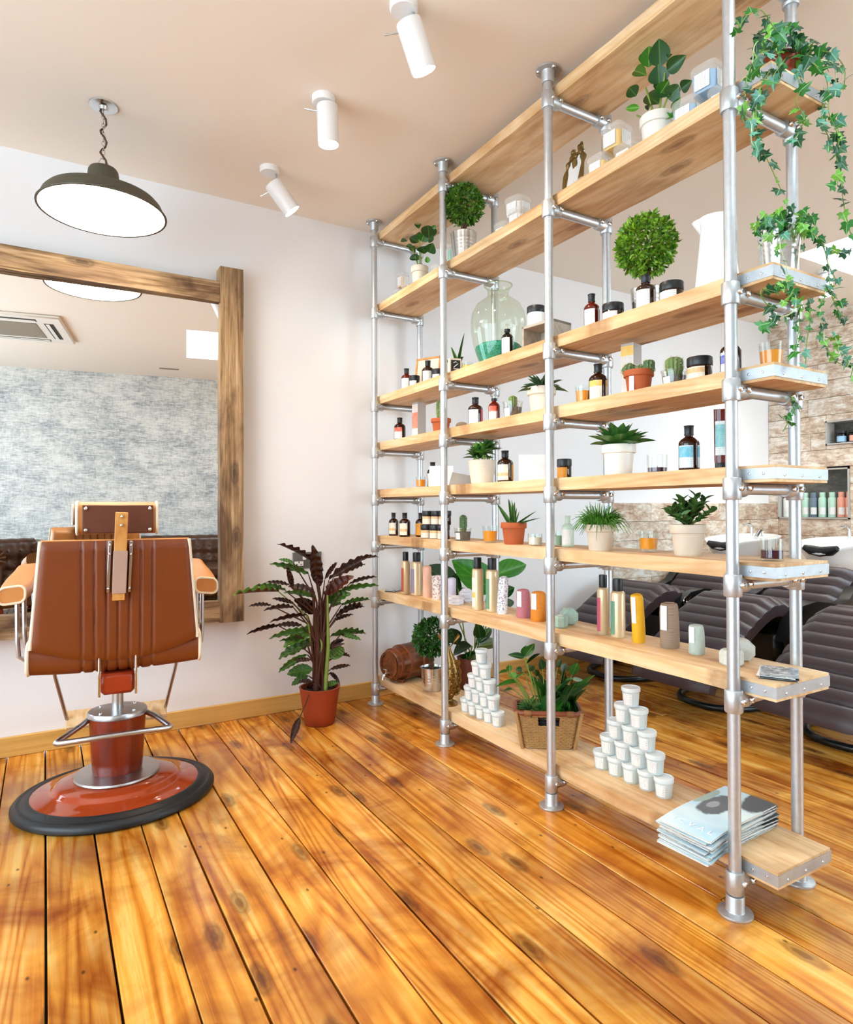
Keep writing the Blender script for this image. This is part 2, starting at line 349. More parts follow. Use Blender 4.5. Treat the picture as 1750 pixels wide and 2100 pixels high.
def photo_card():
    t = NT('photo_card'); n = t.noise(t.coords((1, 1, 1)), 45, 5, 0.7); t.done(t.ramp(n, [(0.35, '3a3d42'), (0.5, '8a9096'), (0.65, 'd8dde0')]), 0.3)
photo_card()
def flower_print():
    t = NT('flower_print'); tc = t.n('TexCoord'); sp = t.n('SeparateXYZ'); t.set(sp, 0, tc.outputs['Object'])
    n = t.noise(t.coords((1, 1, 1), rand=False), 40, 4); a = t.math('DIVIDE', sp.outputs['Y'], 0.022); b = t.math('DIVIDE', t.math('SUBTRACT', sp.outputs['Z'], 0.1), 0.05)
    d = t.math('ADD', t.math('ADD', t.math('MULTIPLY', a, a), t.math('MULTIPLY', b, b)), t.math('MULTIPLY', n, 1.2))
    t.done(t.mix(t.ramp(d, [(0.75, 1.0), (1.1, 0.0)]), 'ecdcc6', 'b9ae7a'), 0.6)
flower_print()

# ------------------------------------------------------------------ mesh helpers
def xf(M, p):
    return M @ Vector(p) if M is not None else Vector(p)
class MB:
    def __init__(s): s.v = []; s.f = []
    def add(s, vs, fs, M=None):
        o = len(s.v); s.v += [tuple(xf(M, p)) for p in vs]; s.f += [tuple(i + o for i in f) for f in fs]; return s
    def box(s, c, d, bev=0.0, M=None):
        x, y, z = (k / 2 for k in d); cx, cy, cz = c
        if bev <= 0:
            vs = [(cx + a * x, cy + b * y, cz + e * z) for a in (-1, 1) for b in (-1, 1) for e in (-1, 1)]
            return s.add(vs, [(0, 1, 3, 2), (4, 6, 7, 5), (0, 4, 5, 1), (2, 3, 7, 6), (0, 2, 6, 4), (1, 5, 7, 3)], M)
        b_ = min(bev, x * .99, y * .99, z * .99); vs = []; idx = {}
        for a in (-1, 1):
            for b in (-1, 1):
                for e in (-1, 1):
                    for ax in range(3):
                        p = [a * (x - b_), b * (y - b_), e * (z - b_)]; p[ax] = (a * x, b * y, e * z)[ax]
                        idx[(a, b, e, ax)] = len(vs); vs.append((cx + p[0], cy + p[1], cz + p[2]))
        fs = []; q = [(-1, -1), (1, -1), (1, 1), (-1, 1)]
        for sg in (-1, 1):
            for ax in range(3):
                r = []
                for u, w in q:
                    k = [0, 0, 0]; k[ax] = sg; k[(ax + 1) % 3] = u; k[(ax + 2) % 3] = w; r.append(idx[(*k, ax)])
                fs.append(tuple(r if sg > 0 else r[::-1]))
        for ax in range(3):
            a1, a2 = (ax + 1) % 3, (ax + 2) % 3
            for u in (-1, 1):
                for w in (-1, 1):
                    k0 = [0, 0, 0]; k0[ax] = -1; k0[a1] = u; k0[a2] = w; k1 = list(k0); k1[ax] = 1
                    r = [idx[(*k0, a1)], idx[(*k1, a1)], idx[(*k1, a2)], idx[(*k0, a2)]]
                    fs.append(tuple(r if u * w < 0 else r[::-1]))
        for a in (-1, 1):
            for b in (-1, 1):
                for e in (-1, 1):
                    r = [idx[(a, b, e, k)] for k in range(3)]; fs.append(tuple(r if a * b * e > 0 else r[::-1]))
        return s.add(vs, fs, M)
    def lathe(s, prof, n=24, M=None, cap0=True, cap1=True, sx=1.0, sy=1.0, wob=None):
        vs = []; fs = []
        for j, (r, z) in enumerate(prof):
            for i in range(n):
                a = 2 * math.pi * i / n; k = wob(a, z) if wob else 1.0
                vs.append((r * k * math.cos(a) * sx, r * k * math.sin(a) * sy, z))
        for j in range(len(prof) - 1):
            for i in range(n):
                i2 = (i + 1) % n; fs.append((j * n + i, j * n + i2, (j + 1) * n + i2, (j + 1) * n + i))
        if cap0 and prof[0][0] > 1e-6: fs.append(tuple(range(n))[::-1])
        if cap1 and prof[-1][0] > 1e-6: fs.append(tuple((len(prof) - 1) * n + i for i in range(n)))
        return s.add(vs, fs, M)
    def tube(s, pts, r, n=8, closed=False, caps=True, M=None):
        P = [Vector(p) for p in pts]; m = len(P); rr = r if isinstance(r, (list, tuple)) else [r] * m
        up = None; vs = []; fs = []
        for k in range(m):
            a = P[(k - 1) % m] if (closed or k > 0) else P[k]; b = P[(k + 1) % m] if (closed or k < m - 1) else P[k]
            d = (b - a); d = d.normalized() if d.length > 1e-9 else Vector((0, 0, 1))
            if up is None:
                up = Vector((0, 0, 1)) if abs(d.z) < 0.9 else Vector((1, 0, 0))
            e1 = (up - d * up.dot(d)); e1 = e1.normalized() if e1.length > 1e-6 else d.orthogonal().normalized(); e2 = d.cross(e1); up = e1
            for i in range(n):
                t = 2 * math.pi * i / n; vs.append(tuple(P[k] + (e1 * math.cos(t) + e2 * math.sin(t)) * rr[k]))
        for k in range(m if closed else m - 1):
            k2 = (k + 1) % m
            for i in range(n):
                i2 = (i + 1) % n; fs.append((k * n + i, k * n + i2, k2 * n + i2, k2 * n + i))
        if caps and not closed: fs.append(tuple(range(n))[::-1]); fs.append(tuple((m - 1) * n + i for i in range(n)))
        return s.add(vs, fs, M)
    def cyl(s, a, b, r, n=16, M=None): return s.tube([a, b], r, n, M=M)
    def grid(s, fn, nu, nv, M=None, closeu=False):
        vs = [fn(i / (nu if closeu else nu - 1), j / (nv - 1)) for j in range(nv) for i in range(nu)]; fs = []
        for j in range(nv - 1):
            for i in range(nu if closeu else nu - 1):
                i2 = (i + 1) % nu; fs.append((j * nu + i, j * nu + i2, (j + 1) * nu + i2, (j + 1) * nu + i))
        return s.add(vs, fs, M)
    def prism(s, pts, z0, z1, M=None):
        n = len(pts); vs = [(x, y, z0) for x, y in pts] + [(x, y, z1) for x, y in pts]
        fs = [tuple(range(n))[::-1], tuple(range(n, 2 * n))] + [(i, (i + 1) % n, n + (i + 1) % n, n + i) for i in range(n)]
        return s.add(vs, fs, M)
    def ball(s, c, r, n=12, m=8, sz=1.0, M=None):
        prof = [(max(1e-7, r * math.sin(math.pi * k / m)), c[2] - r * sz * math.cos(math.pi * k / m)) for k in range(m + 1)]
        T = Matrix.Translation((c[0], c[1], 0)); return s.lathe(prof, n, (M @ T) if M is not None else T, False, False)
    def mesh(s, name, mat, smooth=40):
        me = bpy.data.meshes.new(name); me.from_pydata(s.v, [], s.f); me.validate()
        if smooth:
            me.polygons.foreach_set('use_smooth', [True] * len(me.polygons)); me.set_sharp_from_angle(angle=R(smooth))
        if mat: me.materials.append(MATS[mat])
        me.update(); return me
def link(name, data, parent=None):
    o = bpy.data.objects.new(name, data); COL.objects.link(o)
    if parent is not None: o.parent = parent
    return o
def part(name, mb, mat, parent, smooth=40, kind=None, label=None):
    o = link(name, mb.mesh(name, mat, smooth), parent)
    if kind: o['kind'] = kind
    if label: o['label'] = label
    return o
def tag(o, label, cat, group=None):
    o['label'] = label; o['category'] = cat
    if group: o['group'] = group
    return o
def thing(name, label, cat, loc=(0, 0, 0), rz=0.0, group=None):
    o = bpy.data.objects.new(name, None); COL.objects.link(o); o.empty_display_size = 0.05
    o.location = loc; o.rotation_euler = (0, 0, rz); return tag(o, label, cat, group)
def struct(name, mb, mat, smooth=0, label=None):
    o = link(name, mb.mesh(name, mat, smooth)); o['kind'] = 'structure'
    if label: o['label'] = label
    return o
def T(*p): return Matrix.Translation(p)
def RZ(a): return Matrix.Rotation(a, 4, 'Z')
def RX(a): return Matrix.Rotation(a, 4, 'X')
def RY(a): return Matrix.Rotation(a, 4, 'Y')
# ------------------------------------------------------------------ the room
random.seed(11)
YB0 = -2.35
floor = struct('floor', MB().box((1.72, 0.6, -0.06), (8.3, 6.2, 0.06)), 'gap_dark', label='stained pine floorboards')
PX = [-2.36, -2.21, -2.06, -1.915, -1.765, -1.62, -1.47, -1.32, -1.175, -1.03, -0.885, -0.735, -0.59, -0.44, -0.292, -0.145, 0.004, 0.152, 0.300, 0.43, 0.595, 0.752, 0.89, 1.053]
while PX[-1] < XR - 0.2: PX.append(PX[-1] + random.choice([0.135, 0.142, 0.148, 0.155, 0.16]))
PX.append(XR + 0.02)
JOINTS = {}
for k in range(len(PX) - 1):
    x0, x1 = PX[k], PX[k + 1]
    if x0 >= 1.45: cuts = sorted(random.sample([-1.4, -0.6, 0.35, 1.5, 2.4, 2.9], random.choice([1, 1, 2])))
    elif x0 > 1.0: cuts = [-0.9]
    else: cuts = []
    if x0 < 1.72 <= x1: cuts = [1.19]
    if x0 < 1.42 <= x1: cuts = [0.62]
    ys = [YB0] + cuts + [YW]
    for a, b in zip(ys[:-1], ys[1:]):
        g = 0.0022 if k not in (16, 19, 22) else 0.004
        w = x1 - x0 - 2 * g
        dz = random.uniform(-0.0012, 0.0004)
        p = part('plank', MB().box((0, 0, 0), (w, b - a - 0.003, 0.03), 0.0022), 'floor_wood', floor, 0)
        p.location = ((x0 + x1) / 2, (a + b) / 2, -0.015 + dz)

# far wall, split where the wood tiles of the wash area begin
struct('wall_far', MB().box(((XL + XR) / 2, YW + 0.05, H / 2), (XR - XL + 0.3, 0.1, H)), 'wall_paint', label='white painted wall')
sk = struct('baseboard_far', MB().box(((XL + 3.70) / 2, YW - 0.009, 0.046), (3.70 - XL, 0.018, 0.092), 0.003), 'skirting_wood', label='pale wooden skirting board')
# left wall: a shop window
WY0, WY1, WZ0, WZ1 = -1.5, 2.9, 0.35, 2.55
mb = MB()
mb.box((XL - 0.05, (YB0 + WY0) / 2 - 0.1, H / 2), (0.1, WY0 - YB0 + 0.2, H)); mb.box((XL - 0.05, (WY1 + YW) / 2, H / 2), (0.1, YW - WY1, H))
mb.box((XL - 0.05, (WY0 + WY1) / 2, WZ0 / 2), (0.1, WY1 - WY0, WZ0)); mb.box((XL - 0.05, (WY0 + WY1) / 2, (WZ1 + H) / 2), (0.1, WY1 - WY0, H - WZ1))
struct('wall_left', mb, 'wall_paint', label='white wall around the shop window')
def window(name, M, w, h, nx, label):
    """a window in its local XZ plane, centred on the origin"""
    fr = MB()
    for sx in (-1, 1): fr.box((sx * (w / 2 - 0.03), 0, 0), (0.06, 0.07, h), 0.004, M)
    for sz in (-1, 1): fr.box((0, 0, sz * (h / 2 - 0.03)), (w, 0.07, 0.06), 0.004, M)
    for k in range(1, nx): fr.box((-w / 2 + w * k / nx, 0, 0), (0.05, 0.07, h), 0.004, M)
    o = struct(name, fr, 'white_metal', label=label)
    for k in range(nx):
        part('pane', MB().box((-w / 2 + w * (k + .5) / nx, 0, 0), (w / nx - 0.05, 0.006, h - 0.1), 0, M), 'pane_glass', o, 0)
    return o
window('window_1', T(XL - 0.05, (WY0 + WY1) / 2, (WZ0 + WZ1) / 2) @ RZ(R(90)), WY1 - WY0, WZ1 - WZ0, 3, 'white framed shop window')
portal('daylight_shop_window', (XL - 0.12, (WY0 + WY1) / 2, (WZ0 + WZ1) / 2), (1, 0, 0), WZ1 - WZ0, WY1 - WY0, 0)
# back wall with wallpaper, seen in the mirror; it stands askew
bc = Vector((0.47, -1.903, 0)); MBK = Matrix.Translation(bc) @ RZ(BK)
BW0, BW1 = 2.2, 4.9     # window in the back wall (local x)
mb = MB()
mb.box(((BW0 - 3.2) / 2, -0.05, H / 2), (BW0 + 3.2, 0.1, H), 0, MBK); mb.box(((BW1 + 5.6) / 2, -0.05, H / 2), (5.6 - BW1, 0.1, H), 0, MBK)
mb.box(((BW0 + BW1) / 2, -0.05, 0.2), (BW1 - BW0, 0.1, 0.4), 0, MBK); mb.box(((BW0 + BW1) / 2, -0.05, 2.65), (BW1 - BW0, 0.1, 0.3), 0, MBK)
struct('wall_back', mb, 'wallpaper', label='wall papered in mottled blue grey')
window('window_2', MBK @ T((BW0 + BW1) / 2, -0.05, 1.45), BW1 - BW0, 2.1, 2, 'white framed window in the papered wall')
_n = MBK.to_3x3() @ Vector((0, 1, 0))
portal('daylight_back_window', MBK @ Vector(((BW0 + BW1) / 2, -0.12, 1.45)), _n, BW1 - BW0, 2.1)

# ceiling with two skylights
def quad(c, w, d, a):
    return [tuple(Vector(c) + Matrix.Rotation(a, 2) @ Vector((sx * w / 2, sy * d / 2))) for sx, sy in ((-1, -1), (1, -1), (1, 1), (-1, 1))]
SKY = [quad((1.60, 0.06), 1.05, 1.2, BK + 0.01), quad((4.92, 1.72), 1.28, 1.46, 0.0)]
CELL = [((XL - .2, YB0 - .3), (3.3, YW + .1)), ((3.3, YB0 - .3), (XR + .15, YW + .1))]
mb = MB()
for q, (a, b) in zip(SKY, CELL):
    o = [(a[0], a[1]), (b[0], a[1]), (b[0], b[1]), (a[0], b[1])]
    for k in range(4):
        k2 = (k + 1) % 4; r4 = [o[k], o[k2], q[k2], q[k]]
        mb.prism(r4, H, H + 0.05)
struct('ceiling', mb, 'ceiling_paint_warmlit', label='white plaster ceiling')
for k, q in enumerate(SKY):
    mb = MB()
    for i in range(4):
        p, r = Vector(q[i]), Vector(q[(i + 1) % 4]); d = (r - p).normalized(); nn = Vector((d.y, -d.x)) * 0.04
        mb.prism([tuple(p), tuple(r), tuple(r + nn), tuple(p + nn)], H + 0.0495, H + 0.28)
    o = struct('window_%d' % (k + 3), mb, 'ceiling_paint_warmlit', label='square ceiling skylight')
    c = sum((Vector(p) for p in q), Vector((0, 0))) / 4
    part('pane', MB().prism(q, H + 0.275, H + 0.282), 'pane_glass', o, 0)
    e = (Vector(q[1]) - Vector(q[0])); f = (Vector(q[3]) - Vector(q[0]))
    portal('daylight_skylight', (c.x, c.y, H + 0.30), (0, 0, -1), e.length, f.length, math.atan2(e.y, e.x))

# right wall of wood tiles with two niches
NICH = [(2.60, 3.03, 1.660, 1.862), (2.845, 3.452, 1.032, 1.462)]   # y0 y1 z0 z1
mb = MB(); ND = 0.12
mb.box((XR + 0.10 + ND, 0.6, H / 2), (0.1, 6.2, H))
wr = struct('wall_right', mb, 'niche_tile', label='wall of weathered wood look tiles')
def cut(rects, hole):
    out = []
    for (a, b, c, d) in rects:
        y0, y1, z0, z1 = hole
        if b <= y0 or a >= y1 or d <= z0 or c >= z1: out.append((a, b, c, d)); continue
        if a < y0: out.append((a, y0, c, d))
        if b > y1: out.append((y1, b, c, d))
        m0, m1 = max(a, y0), min(b, y1)
        if c < z0: out.append((m0, m1, c, z0))
        if d > z1: out.append((m0, m1, z1, d))
    return out
RH = 0.1475
for j in range(19):
    z0, z1 = j * RH, min(H, (j + 1) * RH); y = YW - (0.45 if j % 2 else 0.9) * random.uniform(0.8, 1.0); ys = [YW]
    while y > YB0: ys.append(y); y -= 0.9
    ys.append(YB0)
    for b, a in zip(ys[:-1], ys[1:]):
        rc = [(a, b, z0, z1)]
        for h in NICH: rc = cut(rc, h)
        for (p, q_, r, s_) in rc:
            if q_ - p < 0.02 or s_ - r < 0.02: continue
            t_ = part('tile', MB().box((0, 0, 0), (0.05 + ND, q_ - p - 0.003, s_ - r - 0.003), 0.0015), 'wood_tile', wr, 0)
            t_.location = (XR + (0.05 + ND) / 2 + random.uniform(0, .002), (p + q_) / 2, (r + s_) / 2)
for (y0, y1, z0, z1) in NICH:
    mb = MB(); g = 0.012
    for yy in (y0 + g / 2, y1 - g / 2): mb.box((XR + 0.05, yy, (z0 + z1) / 2), (0.12, g, z1 - z0))
    for zz in (z0 + g / 2, z1 - g / 2): mb.box((XR + 0.05, (y0 + y1) / 2, zz), (0.12, y1 - y0, g))
    part('niche_trim', mb, 'tile_edge', wr, 0)
    part('niche_back', MB().box((XR + ND - 0.004, (y0 + y1) / 2, (z0 + z1) / 2), (0.008, y1 - y0, z1 - z0)), 'niche_tile', wr, 0)
    part('niche_light', MB().lathe([(0.022, 0), (0.022, 0.006)], 16, T(XR + 0.055, y0 + 0.62 * (y1 - y0) * (0.55 if z0 > 1.5 else 1), z1 - 0.02)), 'downlight_glow', wr)
# tiled dado of the wash area on the far wall
dado = struct('trim_1', MB().box(((3.72 + XR) / 2, YW - 0.004, 0.585), (XR - 3.72, 0.008, 1.17)), 'tile_edge', label='dado of wood look tiles on the far wall')
for j in range(8):
    z0 = j * 0.14625; x = 3.72 + (0.42 if j % 2 else 0.85); xs = [3.72]
    while x < XR - 0.05: xs.append(x); x += 0.85
    xs.append(XR)
    for a, b in zip(xs[:-1], xs[1:]):
        t_ = part('tile', MB().box((0, 0, 0), (b - a - 0.003, 0.012, 0.1435), 0.0015), 'wood_tile', dado, 0)
        t_.location = ((a + b) / 2, YW - 0.013, z0 + 0.073)

# ------------------------------------------------------------------ mirror in reclaimed beams
MX0, MX1 = -1.25, 0.788
t = thing('wall_mirror', 'large wall mirror framed in reclaimed brown timber beams', 'mirror', (0, YW, 0))
def beam(name, c, d, vertical):
    """a rough sawn beam with slightly uneven edges"""
    random.seed(len(name) * 7 + int(c[0] * 100)); n = 14; L = d[2] if vertical else d[0]; mb = MB(); vs = []; fs = []
    for k in range(n + 1):
        s = -L / 2 + L * k / n; j = [random.uniform(-.0025, .0025) for _ in range(4)]; w = (d[0] if vertical else d[2]) / 2; e = d[1] / 2
        for (u, v), q in zip(((-1, -1), (1, -1), (1, 1), (-1, 1)), j):
            p = (u * (w + q), v * e + q, s) if vertical else (s, v * e + q, u * (w + q)); vs.append(p)
    for k in range(n):
        for i in range(4): i2 = (i + 1) % 4; fs.append((k * 4 + i, k * 4 + i2, k * 4 + 4 + i2, k * 4 + 4 + i))
    fs += [(3, 2, 1, 0), (n * 4, n * 4 + 1, n * 4 + 2, n * 4 + 3)]
    if not vertical:
        # turn the grain along the beam: build along local Y, then rotate
        vs = [(p[2], p[0], p[1]) for p in vs]
        o = part(name, MB().add(vs, fs), 'old_beam', t, 20); o.matrix_local = T(*c) @ Matrix(((0, 1, 0, 0), (0, 0, 1, 0), (1, 0, 0, 0), (0, 0, 0, 1)))
    else:
        vs = [(p[0], p[2], p[1]) for p in vs]
        o = part(name, MB().add(vs, fs), 'old_beam', t, 20); o.matrix_local = T(*c) @ Matrix(((1, 0, 0, 0), (0, 0, 1, 0), (0, 1, 0, 0), (0, 0, 0, 1)))
    return o
beam('post', (0.848, -0.055, 1.468), (0.12, 0.085, 1.858), True); beam('post', (MX0 - 0.06, -0.055, 1.468), (0.12, 0.085, 1.858), True)
beam('top_rail', ((MX0 + MX1) / 2, -0.05, 2.265), (MX1 - MX0, 0.075, 0.108), False); beam('bottom_rail', ((MX0 + MX1) / 2, -0.05, 0.60), (MX1 - MX0, 0.075, 0.105), False)
mg = MB().box((0, 0, 0), (MX1 - MX0 + 0.06, 0.004, 1.66)); o = part('glass', mg, 'mirror_silver', t, 0)
o.matrix_local = T((MX0 + MX1) / 2, -0.036, 1.43) @ RZ(R(-1.4)) @ RX(R(0.12))

# ------------------------------------------------------------------ wall socket
t = thing('wall_socket', 'grey metal double wall socket behind the tall dark leaves', 'socket', (1.292, YW, 0.8375))
part('plate', MB().box((0, -0.004, 0), (0.172, 0.008, 0.093), 0.002), 'socket_steel', t)
for sx in (-1, 1):
    part('switch', MB().box((sx * 0.018, -0.009, 0.016), (0.02, 0.006, 0.026), 0.0015), 'white_metal', t)
    part('outlet', MB().box((sx * 0.05, -0.0085, -0.018), (0.052, 0.003, 0.026), 0.001), 'white_metal', t)
    o = MB(); o.box((sx * 0.05, -0.0102, -0.010), (0.006, 0.001, 0.009)); o.box((sx * 0.05 - 0.013, -0.0102, -0.022), (0.009, 0.001, 0.004)); o.box((sx * 0.05 + 0.013, -0.0102, -0.022), (0.009, 0.001, 0.004))
    part('pin_holes', o, 'cap_black', t, 0)
# ------------------------------------------------------------------ shelving of scaffold tube and boards
FX, BX_, PYS, PR = 1.6535, 1.9586, [3.3973, 2.6402, 1.8832, 1.1261], 0.0168
CZ = [2.682, 2.2654, 1.7231, 1.4537, 1.1783, 0.9091, 0.588, 0.0885]
shelf = thing('pipe_shelving', 'tall room divider of galvanised scaffold tube uprights and cross rails', 'shelving', (FX, PYS[3], 0))
_o = Vector((FX, PYS[3], 0))
def rel(x, y, z): return (x - _o.x, y - _o.y, z - _o.z)
def flange(up):
    s = 1 if up else -1
    pr = [(0.046, 0), (0.047, 0.003 * s), (0.046, 0.007 * s), (0.026, 0.010 * s), (0.0245, 0.013 * s), (0.0245, 0.050 * s), (0.023, 0.053 * s), (0.018, 0.054 * s)]
    mb = MB().lathe(pr, 28)
    return mb
_fl = {u: flange(u).mesh('flange', 'cast_steel') for u in (True, False)}
_col = MB().lathe([(0.0175, -0.031), (0.0225, -0.031), (0.0245, -0.028), (0.0245, 0.028), (0.0225, 0.031), (0.0175, 0.031)], 24).mesh('collar', 'cast_steel')
def teeM(s):
    mb = MB(); mb.tube([(0.012 * s, 0, 0), (0.05 * s, 0, 0), (0.054 * s, 0, 0)], [0.023, 0.0235, 0.021], 20)
    return mb.mesh('tee_socket', 'cast_steel')
_tee = {s: teeM(s) for s in (1, -1)}
def screw():
    mb = MB().lathe([(0.0095, 0), (0.0095, 0.004), (0.0075, 0.0075), (0.0042, 0.0085), (0.0042, 0.004), (0.0001, 0.004)], 14); return mb.mesh('grub_screw', 'chrome')
_scr = screw()
for yy in PYS:
    for xx in (FX, BX_):
        part('upright', MB().cyl(rel(xx, yy, 0.006), rel(xx, yy, H - 0.006), PR, 20), 'galvanised', shelf)
        o = link('floor_flange', _fl[True], shelf); o.location = rel(xx, yy, 0.0)
        o = link('ceiling_flange', _fl[False], shelf); o.location = rel(xx, yy, H)
        for q in range(3):
            o2 = link('bolt', _scr, o); a = q * 2.094 + 0.5; o2.location = (0.036 * math.cos(a), 0.036 * math.sin(a), -0.0055); o2.rotation_euler = (R(180), 0, 0)
    for z in CZ:
        part('cross_rail', MB().cyl(rel(FX + 0.03, yy, z), rel(BX_ - 0.03, yy, z), PR * 0.98, 18), 'galvanised', shelf)
        for xx, s in ((FX, 1), (BX_, -1)):
            c = link('collar', _col, shelf); c.location = rel(xx, yy, z)
            tt = link('tee_socket', _tee[s], c)
            for off, dz in ((0.0, 0.0), (0.038, 0.0)):
                g = link('grub_screw', _scr, c); g.location = (s * (0.006 + off), -0.0235, 0.002); g.rotation_euler = (R(90), 0, 0)
BT = 0.047; BX0, BX1, BY0, BY1 = 1.684, 1.9405, 1.022, 3.432
random.seed(5)
SHZ = {}
words = ['highest', 'second highest', 'third highest', 'fourth highest', 'fourth lowest', 'third lowest', 'second lowest', 'lowest']
extra = ['just under the ceiling', 'with tubs and an ivy in terracotta', 'with the big glass carboy', 'with the cacti', 'with the white cards and succulents', 'with the jade plant', 'with the wrapped parcels', 'with the wicker basket and magazines']
for k, z in enumerate(CZ):
    zb = z + PR; zt = zb + BT; SHZ[8 - k] = zt
    b = thing('shelf_board', '%s pine shelf board of the divider, %s' % (words[k], extra[k]), 'shelf', ((BX0 + BX1) / 2, (BY0 + BY1) / 2, zb), 0, 'pine boards of the pipe shelving')
    n = 30; L = BY1 - BY0; vs = []; fs = []
    for i in range(n + 1):
        y = -L / 2 + L * i / n; sag = 0.0
        for (u, v) in ((-1, 0), (-1, 1), (1, 1), (1, 0)):
            ch = random.uniform(-0.0012, 0.0012)
            vs.append((u * (BX1 - BX0) / 2 + ch, y, v * BT + (random.uniform(-0.0012, 0.0004) if v else random.uniform(0, 0.001))))
    for i in range(n):
        for j in range(4): j2 = (j + 1) % 4; fs.append((i * 4 + j, i * 4 + 4 + j, i * 4 + 4 + j2, i * 4 + j2))
    fs += [(0, 1, 2, 3), (n * 4 + 3, n * 4 + 2, n * 4 + 1, n * 4)]
    part('board', MB().add(vs, fs), 'pine_board', b, 20)
    # galvanised hoop round the near end
    w = (BX1 - BX0) / 2; e = -L / 2; mb = MB(); zz = BT * 0.5; hh = 0.030
    mb.box((0, e - 0.0012, zz), (2 * w + 0.004, 0.0016, hh)); mb.box((-w - 0.0016, e + 0.05, zz), (0.0016, 0.105, hh)); mb.box((w + 0.0016, e + 0.035, zz), (0.0016, 0.072, hh))
    h = part('end_band', mb, 'band_metal', b, 0)
    for (px, py, rx, rz) in ((-0.085, e - 0.002, 90, 0), (0.0, e - 0.002, 90, 0), (0.085, e - 0.002, 90, 0)):
        for dz in (0.007,):
            g = link('nail', _scr, h); g.location = (px, py, zz + dz - 0.012); g.rotation_euler = (R(90), 0, 0); g.scale = (0.45, 0.45, 0.3)
    for py in (0.03, 0.07):
        g = link('nail', _scr, h); g.location = (-w - 0.0024, e + py, zz); g.rotation_euler = (0, R(-90), 0); g.scale = (0.45, 0.45, 0.3)
ZS = {k: v - 0.0006 for k, v in SHZ.items()}

# ------------------------------------------------------------------ pendant lamp
LPX, LPY, LPZ = 0.208, 2.975, 2.352
t = thing('pendant_lamp', 'olive enamel dish pendant lamp hanging on a chain above the barber chair', 'lamp', (LPX, LPY, H))
dz = LPZ - H
sh = [(0.238, 0.0), (0.244, 0.001), (0.245, 0.005), (0.239, 0.009), (0.232, 0.022), (0.224, 0.042), (0.208, 0.060), (0.170, 0.076), (0.11, 0.088), (0.070, 0.095), (0.066, 0.098), (0.057, 0.172), (0.051, 0.182), (0.02, 0.186)]
part('shade', MB().lathe([(r, z + dz) for r, z in sh], 48, None, False, True), 'shade_olive', t)
inn = [(0.236, 0.002), (0.228, 0.02), (0.218, 0.040), (0.202, 0.056), (0.165, 0.071), (0.05, 0.090), (0.001, 0.092)]
part('reflector', MB().lathe([(r, z + dz) for r, z in inn], 48, None, False, False), 'shade_inside', t)
part('diffuser', MB().lathe([(0.001, 0.014 + dz), (0.12, 0.013 + dz), (0.228, 0.015 + dz)], 48, None, False, False), 'lamp_glow', t)
mb = MB(); zz = dz + 0.186
mb.tube([(-0.03, 0, zz - 0.004), (-0.008, 0, zz + 0.04), (0.008, 0, zz + 0.04), (0.03, 0, zz - 0.004)], 0.0025, 6); part('hanger', mb, 'chrome', t)
k = 0; z = zz + 0.036
while z < -0.02:
    mb = MB(); a = k % 2; pts = []
    for q in range(12):
        an = 2 * math.pi * q / 12; u, v = 0.006 * math.cos(an), 0.011 * math.sin(an); pts.append(((u, 0, z + 0.011 + v) if a else (0, u, z + 0.011 + v)))
    part('chain_link', mb.tube(pts, 0.0016, 6, closed=True), 'chrome', t); z += 0.0185; k += 1
pts = [(0.012 * math.sin(q * 1.15) * (1 if q % 16 else 0), 0.010 * math.cos(q * 1.15), zz + (-0.012 - zz) * q / 16) for q in range(17)]
part('cable', MB().tube(pts, 0.0042, 8), 'brown_cable', t)
part('ceiling_rose', MB().lathe([(0.055, 0), (0.054, -0.006), (0.02, -0.009), (0.016, -0.022), (0.001, -0.024)], 24), 'chrome', t)
ld = bpy.data.lights.new('pendant_bulb', 'AREA'); ld.shape = 'DISK'; ld.size = 0.42; ld.energy = 9; ld.color = (1, 0.86, 0.7)
lo = link('pendant_bulb', ld, t); lo.location = (0, 0, dz - 0.004)

